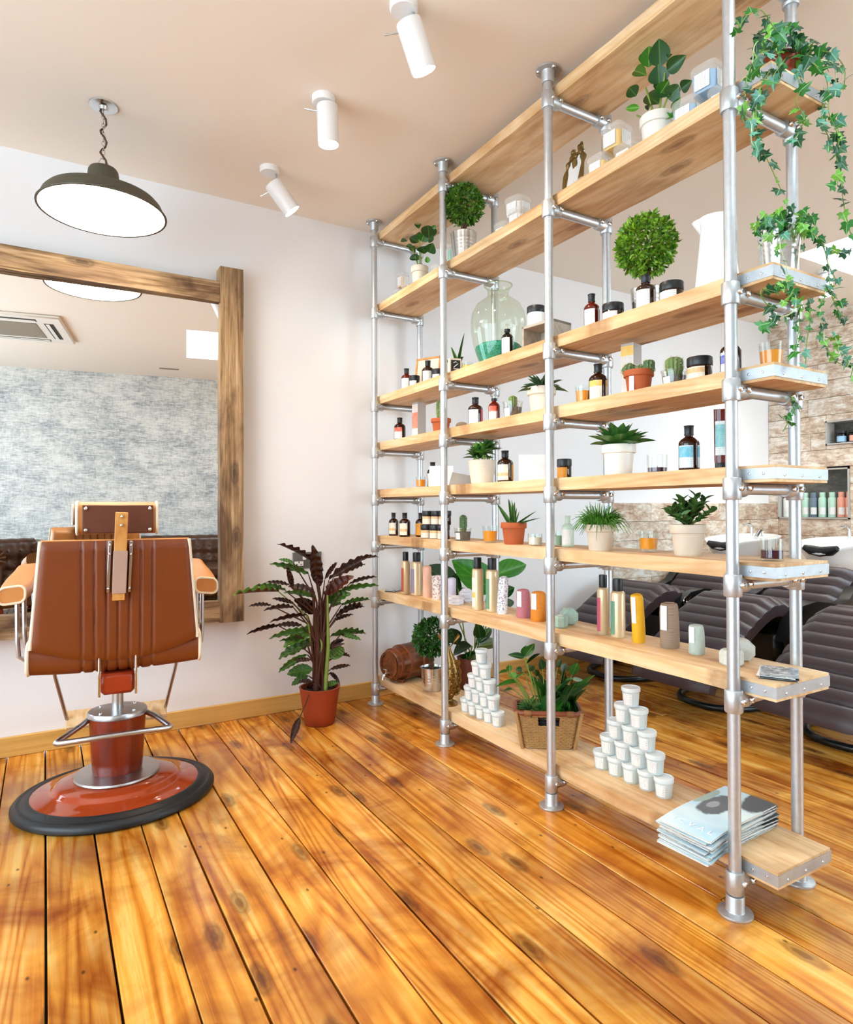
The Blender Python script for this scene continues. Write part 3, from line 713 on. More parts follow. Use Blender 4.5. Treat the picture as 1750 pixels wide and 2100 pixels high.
# ------------------------------------------------------------------ ceiling spotlights
def spot(loc, aim, on, label, hang=0.07):
    t = thing('ceiling_spotlight', label, 'spotlight', loc, 0, 'white ceiling spotlights over the divider')
    part('ceiling_plate', MB().lathe([(0.047, 0), (0.047, -0.020), (0.043, -0.026), (0.001, -0.026)], 28), 'white_metal', t)
    d = Vector(aim).normalized(); top = Vector((0.028, -0.01, -0.026 - hang * 0.25)); j = Vector((0.03, -0.01, -0.03))
    c0 = Vector((0.012, -0.008, -hang)); c1 = c0 + d * 0.155
    part('swivel', MB().tube([(0.03, -0.01, -0.024), (0.032, -0.012, -0.045), tuple(c0 + d * 0.02)], 0.005, 8), 'brushed_chrome', t)
    q = d.to_track_quat('Z', 'Y').to_matrix().to_4x4(); M = T(*c0) @ q
    part('can', MB().lathe([(0.001, 0), (0.041, 0), (0.043, 0.004), (0.043, 0.155), (0.040, 0.155), (0.039, 0.135)], 32, M, False, False), 'white_metal', t)
    part('lamp_face', MB().lathe([(0.001, 0.153), (0.0405, 0.153)], 28, M, False, False), 'spot_glow', t)
    lv = Vector((-0.86, 0.5, 0.0)); lv = (lv - d * lv.dot(d)).normalized(); cc = c0 + d * 0.02
    part('lever', MB().tube([tuple(cc + lv * 0.040), tuple(cc + lv * 0.092 + Vector((0, 0, 0.012)))], 0.0028, 8), 'brushed_chrome', t)
    if on:
        l = bpy.data.lights.new('spot_beam', 'SPOT'); l.energy = on; l.spot_size = R(95); l.spot_blend = 0.7; l.shadow_soft_size = 0.035; l.color = (1, 0.84, 0.64)
        lo = link('spot_beam', l, t); lo.location = c0 + d * 0.16; lo.rotation_euler = d.to_track_quat('-Z', 'Y').to_euler()
    return t
spot((1.024, 1.875, H), (0.42, 0.05, -0.9), 32, 'white spotlight nearest the camera, cylinder tilted right towards the shelves', 0.06)
spot((0.976, 2.469, H), (0.05, 0.03, -1), 34, 'lit white spotlight hanging straight down, middle of the row', 0.035)
spot((0.949, 3.116, H), (0.62, -0.08, -0.78), 24, 'lit white spotlight nearest the far wall, tilted to the right', 0.075)
for k, (p, lab) in enumerate([((4.95, 3.02, H), 'small lit ceiling spotlight above the wash area, left of the skylight'), ((4.75, 2.50, H), 'small lit ceiling spotlight by the ivy at the right edge')]):
    t = thing('wash_area_spotlight', lab, 'spotlight', p, 0, 'spotlights over the wash area')
    ln = 0.20 if k == 0 else 0.16
    part('ceiling_plate', MB().lathe([(0.045, 0), (0.045, -0.02), (0.001, -0.022)], 24), 'white_metal', t)
    part('stem', MB().cyl((0, 0, -0.02), (0, 0, -ln + 0.1), 0.006, 8), 'brushed_chrome', t)
    part('can', MB().lathe([(0.001, -ln + 0.13), (0.042, -ln + 0.13), (0.042, -ln - 0.02), (0.038, -ln - 0.02), (0.037, -ln)], 24, None, False, False), 'white_metal', t)
    part('lamp_face', MB().lathe([(0.001, -ln - 0.004), (0.038, -ln - 0.004)], 20, None, False, False), 'spot_glow', t)
    l = bpy.data.lights.new('spot_beam', 'SPOT'); l.energy = 22; l.spot_size = R(110); l.spot_blend = 0.8; l.shadow_soft_size = 0.035; l.color = (1, 0.9, 0.76)
    lo = link('spot_beam', l, t); lo.location = (0, 0, -ln - 0.025)

# ------------------------------------------------------------------ air conditioner in the ceiling (seen in the mirror)
t = thing('ceiling_air_conditioner', 'white square ceiling cassette air conditioner reflected in the mirror', 'air conditioner', (-0.45, 0.03, H), BK)
part('panel', MB().box((0, 0, -0.016), (0.95, 0.95, 0.032), 0.01), 'ac_white', t)
part('grille', MB().box((0, 0, -0.034), (0.52, 0.52, 0.006), 0.002), 'ac_grille', t)
for a in range(4):
    M = RZ(a * math.pi / 2)
    part('vent', MB().box((0, 0.36, -0.031), (0.56, 0.075, 0.004), 0, M), 'ac_dark', t, 0)
    part('louvre', MB().box((0, 0.35, -0.036), (0.54, 0.03, 0.004), 0.001, M), 'ac_white', t, 0)
t = tag(part('ceiling_vent', MB().box((0, 0, -0.004), (0.22, 0.04, 0.008), 0.002), 'ac_grille', None), 'thin slot vent in the ceiling near the papered wall', 'vent')
t.location = (1.05, -1.30, H); t.rotation_euler = (0, 0, BK)
# ------------------------------------------------------------------ barber chair, seen from behind, facing the mirror
ch = thing('barber_chair', 'brown leather barber chair with cream piping on a round red base', 'chair', (0.25, 2.83, 0), R(-5))
part('base_ring', MB().lathe([(0.335, 0.001), (0.352, 0.002), (0.362, 0.010), (0.362, 0.022), (0.353, 0.033), (0.342, 0.037), (0.334, 0.034), (0.328, 0.036), (0.318, 0.045), (0.308, 0.049), (0.298, 0.046)], 64, None, True, False, 1.0, 0.89), 'black_rubber', ch)
part('base_dome', MB().lathe([(0.304, 0.045), (0.275, 0.052), (0.238, 0.058), (0.228, 0.064), (0.222, 0.074), (0.21, 0.080), (0.17, 0.088), (0.12, 0.096), (0.05, 0.098)], 64, None, False, True, 1.0, 0.89), 'red_enamel', ch)
part('base_plate', MB().lathe([(0.152, 0.090), (0.156, 0.095), (0.153, 0.101), (0.10, 0.106), (0.02, 0.107)], 48, None, False, True), 'brushed_chrome', ch)
part('column', MB().lathe([(0.088, 0.105), (0.091, 0.12), (0.096, 0.2), (0.102, 0.30), (0.103, 0.325)], 40, None, False, True, 1.0, 0.92), 'column_wood', ch)
cp = part('column_cap', MB().lathe([(0.104, 0.320), (0.108, 0.324), (0.108, 0.338), (0.104, 0.343), (0.02, 0.345)], 40, None, False, True, 1.0, 0.92), 'brushed_chrome', ch)
for a in (0.7, 2.4, 3.9, 5.5):
    o = link('bolt', _scr, cp); o.location = (0.082 * math.cos(a), 0.075 * math.sin(a), 0.343); o.scale = (0.7, 0.7, 0.7)
part('piston', MB().lathe([(0.021, 0.344), (0.021, 0.46)], 20), 'brushed_chrome', ch)
part('pump_box', MB().box((0, -0.10, 0.495), (0.112, 0.262, 0.076), 0.012), 'red_metal', ch)
for s in (-1, 1):
    sb = part('side_bar', MB().box((s * 0.060, -0.236, 0.528), (0.008, 0.012, 0.145), 0.002), 'chrome', ch)
    for dz in (0.41, 0.445):
        o = link('bolt', _scr, sb); o.location = (s * 0.058, -0.20, dz + 0.055); o.rotation_euler = (0, R(90 * s), 0); o.scale = (0.7,) * 3
part('foot_bar', MB().tube([(-0.10, 0.0, 0.315), (-0.125, -0.05, 0.308), (-0.195, -0.175, 0.298), (-0.198, -0.185, 0.297), (-0.19, -0.192, 0.297), (0, -0.192, 0.299), (0.175, -0.192, 0.301), (0.182, -0.185, 0.301), (0.178, -0.175, 0.302), (0.135, -0.05, 0.311), (0.10, 0.0, 0.318)], 0.0105, 10), 'brushed_chrome', ch)
# seat: a thick cushion, its rolled rear edge below the backrest
def rbox(w0, d, h, r, n=5):
    return None
def cushion(prof, x0, x1, nx, shape=None, mb=None):
    """sweep a closed (y,z) profile along x"""
    mb = mb or MB(); n = len(prof)
    def fn(u, v):
        y, z = prof[int(round(u * n)) % n]; x = x0 + (x1 - x0) * v
        return shape(x, y, z) if shape else (x, y, z)
    vs = []; fs = []
    for j in range(nx):
        v = j / (nx - 1); x = x0 + (x1 - x0) * v
        for y, z in prof: vs.append(shape(x, y, z, v) if shape else (x, y, z))
    for j in range(nx - 1):
        for i in range(n): i2 = (i + 1) % n; fs.append((j * n + i, (j + 1) * n + i, (j + 1) * n + i2, j * n + i2))
    fs.append(tuple(range(n))); fs.append(tuple((nx - 1) * n + i for i in range(n))[::-1])
    return mb.add(vs, fs)
def rr(y0, y1, z0, z1, r, k=5):
    p = []
    for cy, cz, a0 in ((y1 - r, z1 - r, 0), (y0 + r, z1 - r, 90), (y0 + r, z0 + r, 180), (y1 - r, z0 + r, 270)):
        for i in range(k + 1): a = R(a0 + 90 * i / k); p.append((cy + r * math.cos(a), cz + r * math.sin(a)))
    return p
CH = [-0.115, -0.075, -0.037, 0.0, 0.037, 0.075, 0.115]
def groove(x, depth=0.006, w=0.0045):
    return sum(-depth * math.exp(-((x - c) / w) ** 2) for c in CH)
def seatshape(x, y, z, v):
    b = groove(x) if True else 0; cz = 0.592; cy = 0.03
    k = 1 + b / 0.06
    return (x, y if abs(y - cy) < 0.2 else cy + (y - cy) * (1 + b / 0.25), cz + (z - cz) * (k if abs(z - cz) > 0.03 else 1) + 0.012 * (abs(x) / 0.29) ** 2)
part('seat', cushion(rr(-0.225, 0.29, 0.535, 0.645, 0.045), -0.283, 0.283, 141, seatshape), 'leather_brown', ch, 60)
for s in (-1, 1):
    pr = rr(-0.225, 0.29, 0.535, 0.645, 0.045)
    part('seat_piping', MB().tube([(s * 0.284, y, z + 0.012) for y, z in pr], 0.0062, 8, closed=True), 'leather_cream', ch)
# backrest: wider at the bottom, rear face fluted in the middle
BZ0, BZ1 = 0.585, 1.018
def backpt(u, v, side):
    """u across -1..1, v up 0..1; side 0 rear, 1 front"""
    hw = 0.272 + (0.238 - 0.272) * v
    x = u * hw; zb = BZ0 + 0.058 * abs(u) ** 2.2; z = zb + (BZ1 - zb) * v
    y = -0.235 - 0.045 * v
    edge = (1 - min(1, (1 - abs(u)) / 0.10)) ; te = (1 - min(1, (1 - v) / 0.07)); be = 1 - min(1, v / 0.06)
    e = max(0.0, 1 - math.sqrt(max(0, edge ** 2 + te ** 2 + be ** 2)))
    e = math.sqrt(max(0.0, 1 - (1 - e) ** 2))
    th = 0.045 * e
    if side == 0: return (x, y - 0.012 * e + (-groove(x, 0.0065) if v > .03 else 0) * e, z)
    return (x, y + 0.03 + th + groove(x, 0.0065) * e, z)
mb = MB(); mb.grid(lambda u, v: backpt(2 * u - 1, v, 0), 181, 24)
part('back_panel', mb, 'leather_brown', ch, 60)
mb = MB(); mb.grid(lambda u, v: backpt(1 - 2 * u, v, 1), 181, 24)
part('front_panel', mb, 'leather_tan', ch, 60)
rim = [(-1 + 2 * k / 20, 0) for k in range(21)] + [(1, k / 10) for k in range(1, 11)] + [(1 - 2 * k / 20, 1) for k in range(1, 21)] + [(-1, 1 - k / 10) for k in range(1, 10)]
vs = []; fs = []
for u, v in rim: vs += [backpt(u, v, 0), backpt(u, v, 1)]
m = len(rim)
for k in range(m): k2 = (k + 1) % m; fs.append((2 * k, 2 * k2, 2 * k2 + 1, 2 * k + 1))
part('edge_band', MB().add(vs, fs), 'leather_tan', ch, 60)
def bp(u, v, dy=0.0):
    a = Vector(backpt(u, v, 0)); return (a.x, a.y + dy, a.z)
for s in (-1, 1):
    part('side_piping', MB().tube([bp(s * 1.005, k / 14) for k in range(15)], 0.0065, 8), 'leather_cream', ch)
part('top_piping', MB().tube([bp(-1 + 2 * k / 16, 1.0, 0.004) for k in range(17)], 0.0042, 8), 'leather_tan', ch)
# headrest
hz = 1.097; hy = -0.215
hr = rr(hy - 0.03, hy + 0.075, hz - 0.058, hz + 0.058, 0.035)
part('headrest', cushion(hr, -0.127, 0.127, 21), 'leather_tan', ch, 60)
for s in (-1, 1):
    part('headrest_end', MB().prism([(y, z) for y, z in hr], -0.004, 0.004, T(s * 0.13, 0, 0) @ Matrix(((0, 0, 1, 0), (1, 0, 0, 0), (0, 1, 0, 0), (0, 0, 0, 1)))), 'leather_taupe', ch, 30)
    part('headrest_piping', MB().tube([(s * 0.131, y, z) for y, z in hr], 0.0052, 8, closed=True), 'leather_cream', ch)
hp = part('headrest_plate', MB().box((0.002, hy - 0.036, hz - 0.004), (0.232, 0.012, 0.100), 0.003), 'leather_panel', ch)
for sx in (-1, 1):
    for sz in (-1, 1):
        o = link('bolt', MB().ball((0, 0, 0), 0.0072, 12, 8).mesh('bolt', 'chrome'), hp); o.location = (0.002 + sx * 0.104, hy - 0.044, hz - 0.004 + sz * 0.038)
MS = T(0.008, -0.27, 0.985) @ RX(R(6)) @ RY(R(2.0))
st = part('headrest_strap', MB().box((0, -0.036, -0.02), (0.041, 0.010, 0.315), 0.002, MS), 'strap_wood', ch)
for dz in (0.122, 0.092):
    o = link('bolt', MB().ball((0, 0, 0), 0.0058, 10, 8).mesh('bolt', 'chrome'), st); o.location = MS @ Vector((0, -0.044, dz))
cv = part('strap_cover', MB().box((0.001, -0.041, -0.075), (0.046, 0.014, 0.152), 0.002, MS), 'leather_taupe', ch)
for s in (-1, 1):
    rl = part('strap_rail', MB().box((s * 0.034, -0.024, -0.058), (0.011, 0.018, 0.185), 0.002, MS), 'brushed_chrome', ch)
    for dz in (0.02, -0.012, -0.135):
        o = link('bolt', MB().ball((0, 0, 0), 0.0055, 10, 8).mesh('bolt', 'chrome'), rl); o.location = MS @ Vector((s * 0.034, -0.035, dz))
# arms
for s in (-1, 1):
    xa, xb = (0.255, 0.362) if s > 0 else (-0.385, -0.275)
    sec = []
    NA = 10
    for j in range(NA + 1):
        v = j / NA; y = -0.11 + 0.36 * v; zc = 0.852 - 0.03 * math.cos(v * 2.6); w = (0.042 + 0.012 * math.sin(math.pi * min(1, v * 1.3))); h = 0.030
        sec.append((y, zc, w, h))
    vs = []; fs = []; cx = (xa + xb) / 2
    for (y, zc, w, h) in sec:
        for px, pz in rr(-w, w, -h, h, 0.022, 4): vs.append((cx + px + s * 0.012 * (1 - (y + 0.11) / 0.36), y, zc + pz + s * px * -0.10))
    n = len(vs) // len(sec)
    for j in range(NA):
        for i in range(n): i2 = (i + 1) % n; fs.append((j * n + i, (j + 1) * n + i, (j + 1) * n + i2, j * n + i2))
    fs.append(tuple(range(n))); fs.append(tuple(NA * n + i for i in range(n))[::-1])
    arm = part('armrest', MB().add(vs, fs), 'leather_tan', ch, 55)
    part('arm_piping', MB().tube([vs[i] for i in range(n)], 0.0045, 6, closed=True), 'leather_cream', arm)
    part('arm_support', MB().tube([(cx + s * 0.005, -0.03, 0.83), (cx + s * 0.004, -0.03, 0.64), (cx, -0.03, 0.585), (cx - s * 0.02, -0.03, 0.572), (s * 0.285, -0.03, 0.572)], 0.0085, 8), 'brushed_chrome', ch)
    part('arm_support', MB().tube([(cx + s * 0.005, 0.17, 0.83), (cx + s * 0.004, 0.17, 0.64), (cx, 0.17, 0.585), (cx - s * 0.02, 0.17, 0.572), (s * 0.285, 0.17, 0.572)], 0.0085, 8), 'brushed_chrome', ch)
    part('footrest_bar', MB().tube([(s * 0.245, 0.27, 0.525), (s * 0.24, 0.33, 0.42), (s * 0.20, 0.40, 0.215)], 0.008, 8), 'brushed_chrome', ch)
part('footrest_crossbar', MB().tube([(-0.243, 0.30, 0.47), (0.243, 0.30, 0.47)], 0.009, 8), 'brushed_chrome', ch)
part('footplate', MB().box((0, 0, 0), (0.41, 0.105, 0.022), 0.005, T(0, 0.41, 0.205) @ RX(R(28))), 'pine_board', ch)

# ------------------------------------------------------------------ reclining wash chairs
def lounger(loc, label):
    t = thing('reclining_wash_chair', label, 'recliner', loc, 0, 'dark padded wash chairs')
    W2 = 0.255
    key = [(-0.01, 0.16), (0.03, 0.225), (0.30, 0.42), (0.52, 0.535), (0.66, 0.535), (0.84, 0.465), (0.98, 0.425), (1.10, 0.435), (1.22, 0.505), (1.35, 0.61), (1.455, 0.70)]
    # resample the curve (Catmull-Rom)
    pts = []
    for i in range(len(key) - 1):
        p0, p1, p2, p3 = (Vector(key[max(0, min(len(key) - 1, q))]) for q in (i - 1, i, i + 1, i + 2))
        for k in range(10):
            u = k / 10; pts.append(0.5 * ((2 * p1) + (p2 - p0) * u + (2 * p0 - 5 * p1 + 4 * p2 - p3) * u * u + (3 * p1 - p0 - 3 * p2 + p3) * u ** 3))
    pts.append(Vector(key[-1])); acc = [0]
    for a, b in zip(pts[:-1], pts[1:]): acc.append(acc[-1] + (b - a).length)
    Lc = acc[-1]
    def at(s):
        s = max(0, min(Lc, s)); k = 0
        while k < len(acc) - 2 and acc[k + 1] < s: k += 1
        f = (s - acc[k]) / max(1e-9, acc[k + 1] - acc[k]); p = pts[k].lerp(pts[k + 1], f); d = (pts[k + 1] - pts[k]).normalized(); return p, Vector((-d.y, d.x))
    def pad(s0, s1, name, nr, th=0.075):
        per = (s1 - s0) / nr; N = nr * 8; vs = []; fs = []; ny = 9
        for i in range(N + 1):
            s = s0 + (s1 - s0) * i / N; p, nn = at(s); ph = (i % 8) / 8; b = math.sin(math.pi * ph) if i not in (0, N) else 0.0
            top = th * 0.72 + 0.020 * b ** 0.5 if b > 0 else th * 0.72
            for j in range(ny):
                v = -1 + 2 * j / (ny - 1); ed = 1 - max(0, (abs(v) - 0.86) / 0.14) ** 2 * 0.55
                q = p + nn * top * ed; vs.append((q.x, v * W2, q.y))
            for j in range(ny):
                v = 1 - 2 * j / (ny - 1); q = p - nn * (th * 0.45); vs.append((q.x, v * W2 * 0.97, q.y))
        n = 2 * ny
        for i in range(N):
            for j in range(n): j2 = (j + 1) % n; fs.append((i * n + j, i * n + j2, (i + 1) * n + j2, (i + 1) * n + j))
        fs.append(tuple(range(n))); fs.append(tuple(N * n + j for j in range(n))[::-1])
        part(name, MB().add(vs, fs), 'lounger_pad', t, 60)
    pad(0.0, Lc * 0.565, 'seat_pad', 12); pad(Lc * 0.57, Lc, 'back_pad', 9)
    for s in (-1, 1):
        y0 = s * (W2 + 0.012)
        side = [(0.62, 0.44), (0.70, 0.50), (0.82, 0.55), (0.95, 0.555), (1.06, 0.53), (1.15, 0.51), (1.26, 0.545), (1.36, 0.63), (1.44, 0.71), (1.48, 0.69), (1.40, 0.58), (1.32, 0.46), (1.22, 0.36), (1.1, 0.24), (0.95, 0.17), (0.78, 0.16), (0.66, 0.24)]
        sp = part('side_frame', MB().prism([(x, z) for x, z in side], -0.02, 0.02, T(0, y0, 0) @ Matrix(((1, 0, 0, 0), (0, 0, -1, 0), (0, 1, 0, 0), (0, 0, 0, 1)))), 'lounger_shell', t, 30)
        arc = [(0.56, 0.40), (0.62, 0.50), (0.72, 0.565), (0.86, 0.58), (1.0, 0.562), (1.12, 0.54), (1.22, 0.57), (1.30, 0.64)]
        vs = []; fs = []
        for x, z in arc: vs += [(x, y0 + s * -0.022, z), (x, y0 + s * 0.045, z + 0.004), (x, y0 + s * 0.045, z - 0.022), (x, y0 + s * -0.022, z - 0.022)]
        for k in range(len(arc) - 1):
            for j in range(4): j2 = (j + 1) % 4; fs.append((k * 4 + j, k * 4 + j2, k * 4 + 4 + j2, k * 4 + 4 + j))
        fs += [(0, 1, 2, 3), tuple(len(vs) - 4 + k for k in range(4))]
        part('armrest', MB().add(vs, fs), 'lounger_shell', t, 50)
        part('arm_badge', MB().tube([(0.66 + 0.016 * math.cos(a), y0 + s * 0.047, 0.515 + 0.024 * math.sin(a)) for a in [k * math.pi / 6 for k in range(12)]], 0.004, 6, closed=True), 'chrome', t)
    part('base_housing', MB().box((0.92, 0, 0.30), (0.46, 0.40, 0.26), 0.05), 'lounger_shell', t)
    ring = []
    for k in range(40):
        a = 2 * math.pi * k / 40; c, s_ = math.cos(a), math.sin(a); e = 2 / 2.6
        ring.append((0.66 + 0.46 * math.copysign(abs(c) ** e, c), 0.25 * math.copysign(abs(s_) ** e, s_), 0.020 + 0.02 * max(0, c)))
    part('base_ring', MB().tube(ring, 0.019, 10, closed=True), 'lounger_shell', t)
    for s in (-1, 1): part('base_strut', MB().tube([(0.95, s * 0.2, 0.03), (0.95, s * 0.16, 0.20)], 0.02, 8), 'lounger_shell', t)
    return t
lounger((2.985, 3.14, 0), 'dark padded wash chair farthest away, beside the far wall')
lounger((2.985, 2.40, 0), 'dark padded wash chair in the middle of the row')
lounger((2.985, 1.655, 0), 'dark padded wash chair nearest the camera, cut by the right edge')
def basin(loc, label):
    t = thing('wash_basin', label, 'basin', loc, 0, 'white hair wash basins')
    # bowl: oval with a dipped neck edge towards the chair (-x)
    def rimz(a): return -0.055 * math.exp(-((a - math.pi) / 0.55) ** 2) + 0.02 * math.cos(a)
    n = 40; rings = [(0.10, 0.60, 0), (0.17, 0.66, 0), (0.225, 0.76, .4), (0.25, 0.835, 1), (0.262, 0.845, 1), (0.262, 0.855, 1), (0.245, 0.857, 1), (0.215, 0.80, .6), (0.16, 0.735, 0), (0.05, 0.715, 0), (0.001, 0.713, 0)]
    vs = []; fs = []
    for r, z, k in rings:
        for i in range(n):
            a = 2 * math.pi * i / n; vs.append((r * 1.12 * math.cos(a), r * math.sin(a), z + k * rimz(a)))
    for j in range(len(rings) - 1):
        for i in range(n): i2 = (i + 1) % n; fs.append((j * n + i, j * n + i2, (j + 1) * n + i2, (j + 1) * n + i))
    part('bowl', MB().add(vs, fs), 'white_ceramic', t, 60)
    part('pedestal', MB().lathe([(0.15, -0.0445), (0.15, 0.0), (0.11, 0.05), (0.10, 0.3), (0.11, 0.6), (0.14, 0.66)], 28), 'white_ceramic', t)
    part('neck_rest', MB().tube([(-0.27, -0.11, 0.815), (-0.262, -0.07, 0.797), (-0.258, 0, 0.785), (-0.262, 0.07, 0.797), (-0.27, 0.11, 0.815)], [0.018, 0.032, 0.036, 0.032, 0.018], 12), 'black_rubber', t)
    part('tap', MB().tube([(0.2, 0.05, 0.855), (0.2, 0.05, 0.93), (0.16, 0.05, 0.955), (0.10, 0.05, 0.945)], 0.011, 8), 'chrome', t)
    part('shower_hose', MB().tube([(0.2, -0.04, 0.855), (0.2, -0.04, 0.90), (0.15, -0.05, 0.90), (0.05, -0.08, 0.85)], [0.009, 0.009, 0.012, 0.016], 8), 'chrome', t)
    return t
basin((4.735, 3.14, 0.045), 'white wash basin with black neck rest behind the farthest wash chair')
basin((4.735, 2.40, 0.045), 'white wash basin with black neck rest behind the middle wash chair')

# ------------------------------------------------------------------ chesterfield seats behind the camera (seen in the mirror)
def chesterfield(name, label, M, w, seats):
    t = thing(name, label, 'sofa', (0, 0, 0)); t.matrix_world = M
    d = 0.86
    def tuft(u, v):
        h = 1.0
        uu = u * w / 0.13; vv = v * 0.42 / 0.12
        a = math.cos(math.pi * (uu + vv)) * math.cos(math.pi * (uu - vv)); return 0.5 + 0.5 * a
    nu = int(w / 0.0165)
    def fn(u, v):
        x = -w / 2 + w * u; b = tuft(u, v) ** 0.6
        if v < 0.72: k = v / 0.72; return (x, 0.26 - 0.03 * k + 0.028 * b, 0.36 + 0.34 * k)
        a = (v - 0.72) / 0.28 * math.pi; r = 0.085 + 0.012 * b; return (x, 0.15 + r * math.cos(a), 0.70 + r * math.sin(a))
    part('back', MB().grid(fn, nu, 34), 'leather_sofa', t, 80)
    part('back_body', MB().box((0, 0.13, 0.41), (w, 0.16, 0.58), 0.02), 'leather_sofa', t)
    bt = MB().ball((0, 0, 0), 0.011, 8, 6).mesh('button', 'leather_sofa')
    rows = 5
    for r_ in range(rows):
        v = 0.06 + r_ * (0.12 / 0.42)
        if v > 0.75: break
        m = int(w / 0.26)
        for k in range(-m, m + 1):
            u = 0.5 + (k * 0.13 + (0.065 if r_ % 2 else 0)) / w
            if 0.05 < u < 0.95:
                p = fn(u, v); o = link('button', bt, t); o.location = (p[0], p[1] + 0.004, p[2])
    for s in (-1, 1):
        arm = []
        for k in range(11):
            a = R(-60) + R(260) * k / 10; arm.append((s * (w / 2 + 0.06) + s * 0.10 * math.cos(a) * 1, 0.62 + 0.10 * math.sin(a)))
        mb = MB(); mb.tube([(s * (w / 2 + 0.07), 0.10, 0.66), (s * (w / 2 + 0.07), d - 0.02, 0.62)], 0.115, 18)
        mb.box((s * (w / 2 + 0.055), 0.12 + (d - 0.12) / 2, 0.36), (0.15, d - 0.14, 0.44), 0.02)
        ar = part('arm', mb, 'leather_sofa', t, 50)
        for q in range(9):
            a = R(-20 + 220 * q / 8); part('pleat', MB().tube([(s * (w / 2 + 0.07) + 0.02 * math.cos(a), d - 0.015, 0.62 + 0.02 * math.sin(a)), (s * (w / 2 + 0.07) + 0.11 * math.cos(a), d - 0.02, 0.62 + 0.11 * math.sin(a))], [0.012, 0.02], 8), 'leather_sofa', ar)
    for k in range(seats):
        sw = w / seats; part('seat_cushion', MB().box((-w / 2 + sw * (k + .5), 0.54, 0.385), (sw - 0.012, 0.58, 0.15), 0.045), 'leather_sofa', t)
    part('seat_base', MB().box((0, 0.46, 0.21), (w, 0.72, 0.20), 0.02), 'leather_sofa', t)
    for sx in (-1, 1):
        for sy in (0.14, d - 0.1): part('foot', MB().lathe([(0.022, 0), (0.035, 0.03), (0.035, 0.08), (0.03, 0.115)], 14, T(sx * (w / 2 - 0.02), sy, 0)), 'column_wood', t)
    return t
chesterfield('chesterfield_sofa', 'dark brown buttoned leather sofa reflected low in the mirror', MBK @ T(0.85, 0.03, 0), 1.75, 2)
chesterfield('chesterfield_armchair', 'dark brown leather armchair with rolled pleated arm, reflected at the left of the mirror', MBK @ T(-1.15, 0.35, 0) @ RZ(R(-35)), 0.62, 1)
# ------------------------------------------------------------------ small wares
def facing(x, y): return math.atan2(-y, -x)
def patch(r, z0, z1, a0, a1, n=14, r1=None):
    mb = MB(); r1 = r1 or r
    mb.grid(lambda u, v: ((r + (r1 - r) * v) * math.cos(a0 + (a1 - a0) * u), (r + (r1 - r) * v) * math.sin(a0 + (a1 - a0) * u), z0 + (z1 - z0) * v), n, 2)
    return mb
G_BOT = 'dark glass product bottles on the shelves'
def bottle(L, x, y, h, r, lab, label, body='amber_glass', turn=0.0, spray=False, group=G_BOT, span=1.15, cap='cap_black', lz=(0.08, 0.56), side=None):
    t = thing('product_bottle', label, 'bottle', (x, y, ZS[L]), 0, group)
    bh = h * (0.60 if not spray else 0.56)
    part('body', MB().lathe([(r * .86, 0), (r * .97, 0.002), (r, 0.006), (r, bh), (r * .97, bh + h * .04), (r * .82, bh + h * .09), (r * .55, bh + h * .135), (r * .40, bh + h * .155), (r * .38, h * .80)], 24), body, t)
    nz = h * .79
    if spray:
        part('collar', MB().lathe([(r * .5, nz - h * .03), (r * .5, nz + h * .05), (r * .36, nz + h * .06)], 18), cap, t)
        part('pump', MB().lathe([(r * .30, nz + h * .05), (r * .30, h * .95), (r * .34, h * .955), (r * .32, h)], 16), 'clear_plastic', t)
    else:
        part('cap', MB().lathe([(r * .46, nz), (r * .47, nz + h * .02), (r * .43, nz + h * .03), (r * .45, h * .97), (r * .50, h * .985), (r * .48, h), (r * .02, h)], 20), cap, t)
    a = facing(x, y) + turn
    part('label', patch(r * 1.012, h * lz[0], h * lz[1], a - span, a + span * .35), lab, t)
    if side: part('side_label', patch(r * 1.012, h * lz[0], h * lz[1], a + span * .75, a + span * 1.5), side, t)
    return t
def jar(L, x, y, h, r, label, body='amber_glass', lab='label_white', z=None, group='amber jars with black lids', turn=-0.35):
    t = thing('product_jar', label, 'jar', (x, y, ZS[L] if z is None else z), 0, group)
    part('body', MB().lathe([(r * .90, 0), (r * .97, 0.003), (r * .97, h * .68), (r * .90, h * .72)], 24), body, t)
    part('lid', MB().lathe([(r * .98, h * .66), (r, h * .68), (r, h * .96), (r * .96, h), (r * .02, h)], 28, wob=lambda a, q: 1 + 0.012 * math.cos(28 * a)), 'cap_black', t)
    a = facing(x, y) + turn; part('label', patch(r * .985, h * .04, h * .60, a - 0.95, a + 0.75), lab, t)
    return t
def candle(L, x, y, h, r, wax, label, fill=0.72, lift=0.0, group='candles in clear glasses', taper=0.82):
    t = thing('candle_glass', label, 'candle', (x, y, ZS[L]), 0, group)
    rb = r * taper; f = lambda z: rb + (r - rb) * z / h
    part('glass', MB().lathe([(rb * .9, 0), (rb, 0.002), (r, h), (r * .95, h), (f(0.006) * .93, 0.006), (0.001, 0.006)], 28, None, True, False), 'clear_glass', t)
    z0 = 0.007 + lift; part('wax', MB().lathe([(f(z0) * .925, z0), (f(h * fill) * .925, h * fill), (0.001, h * fill - 0.001)], 26), wax, t)
    part('wick', MB().cyl((0, 0, h * fill - 0.002), (0.001, 0, h * fill + 0.006), 0.0009, 6), 'cap_black', t)
    return t
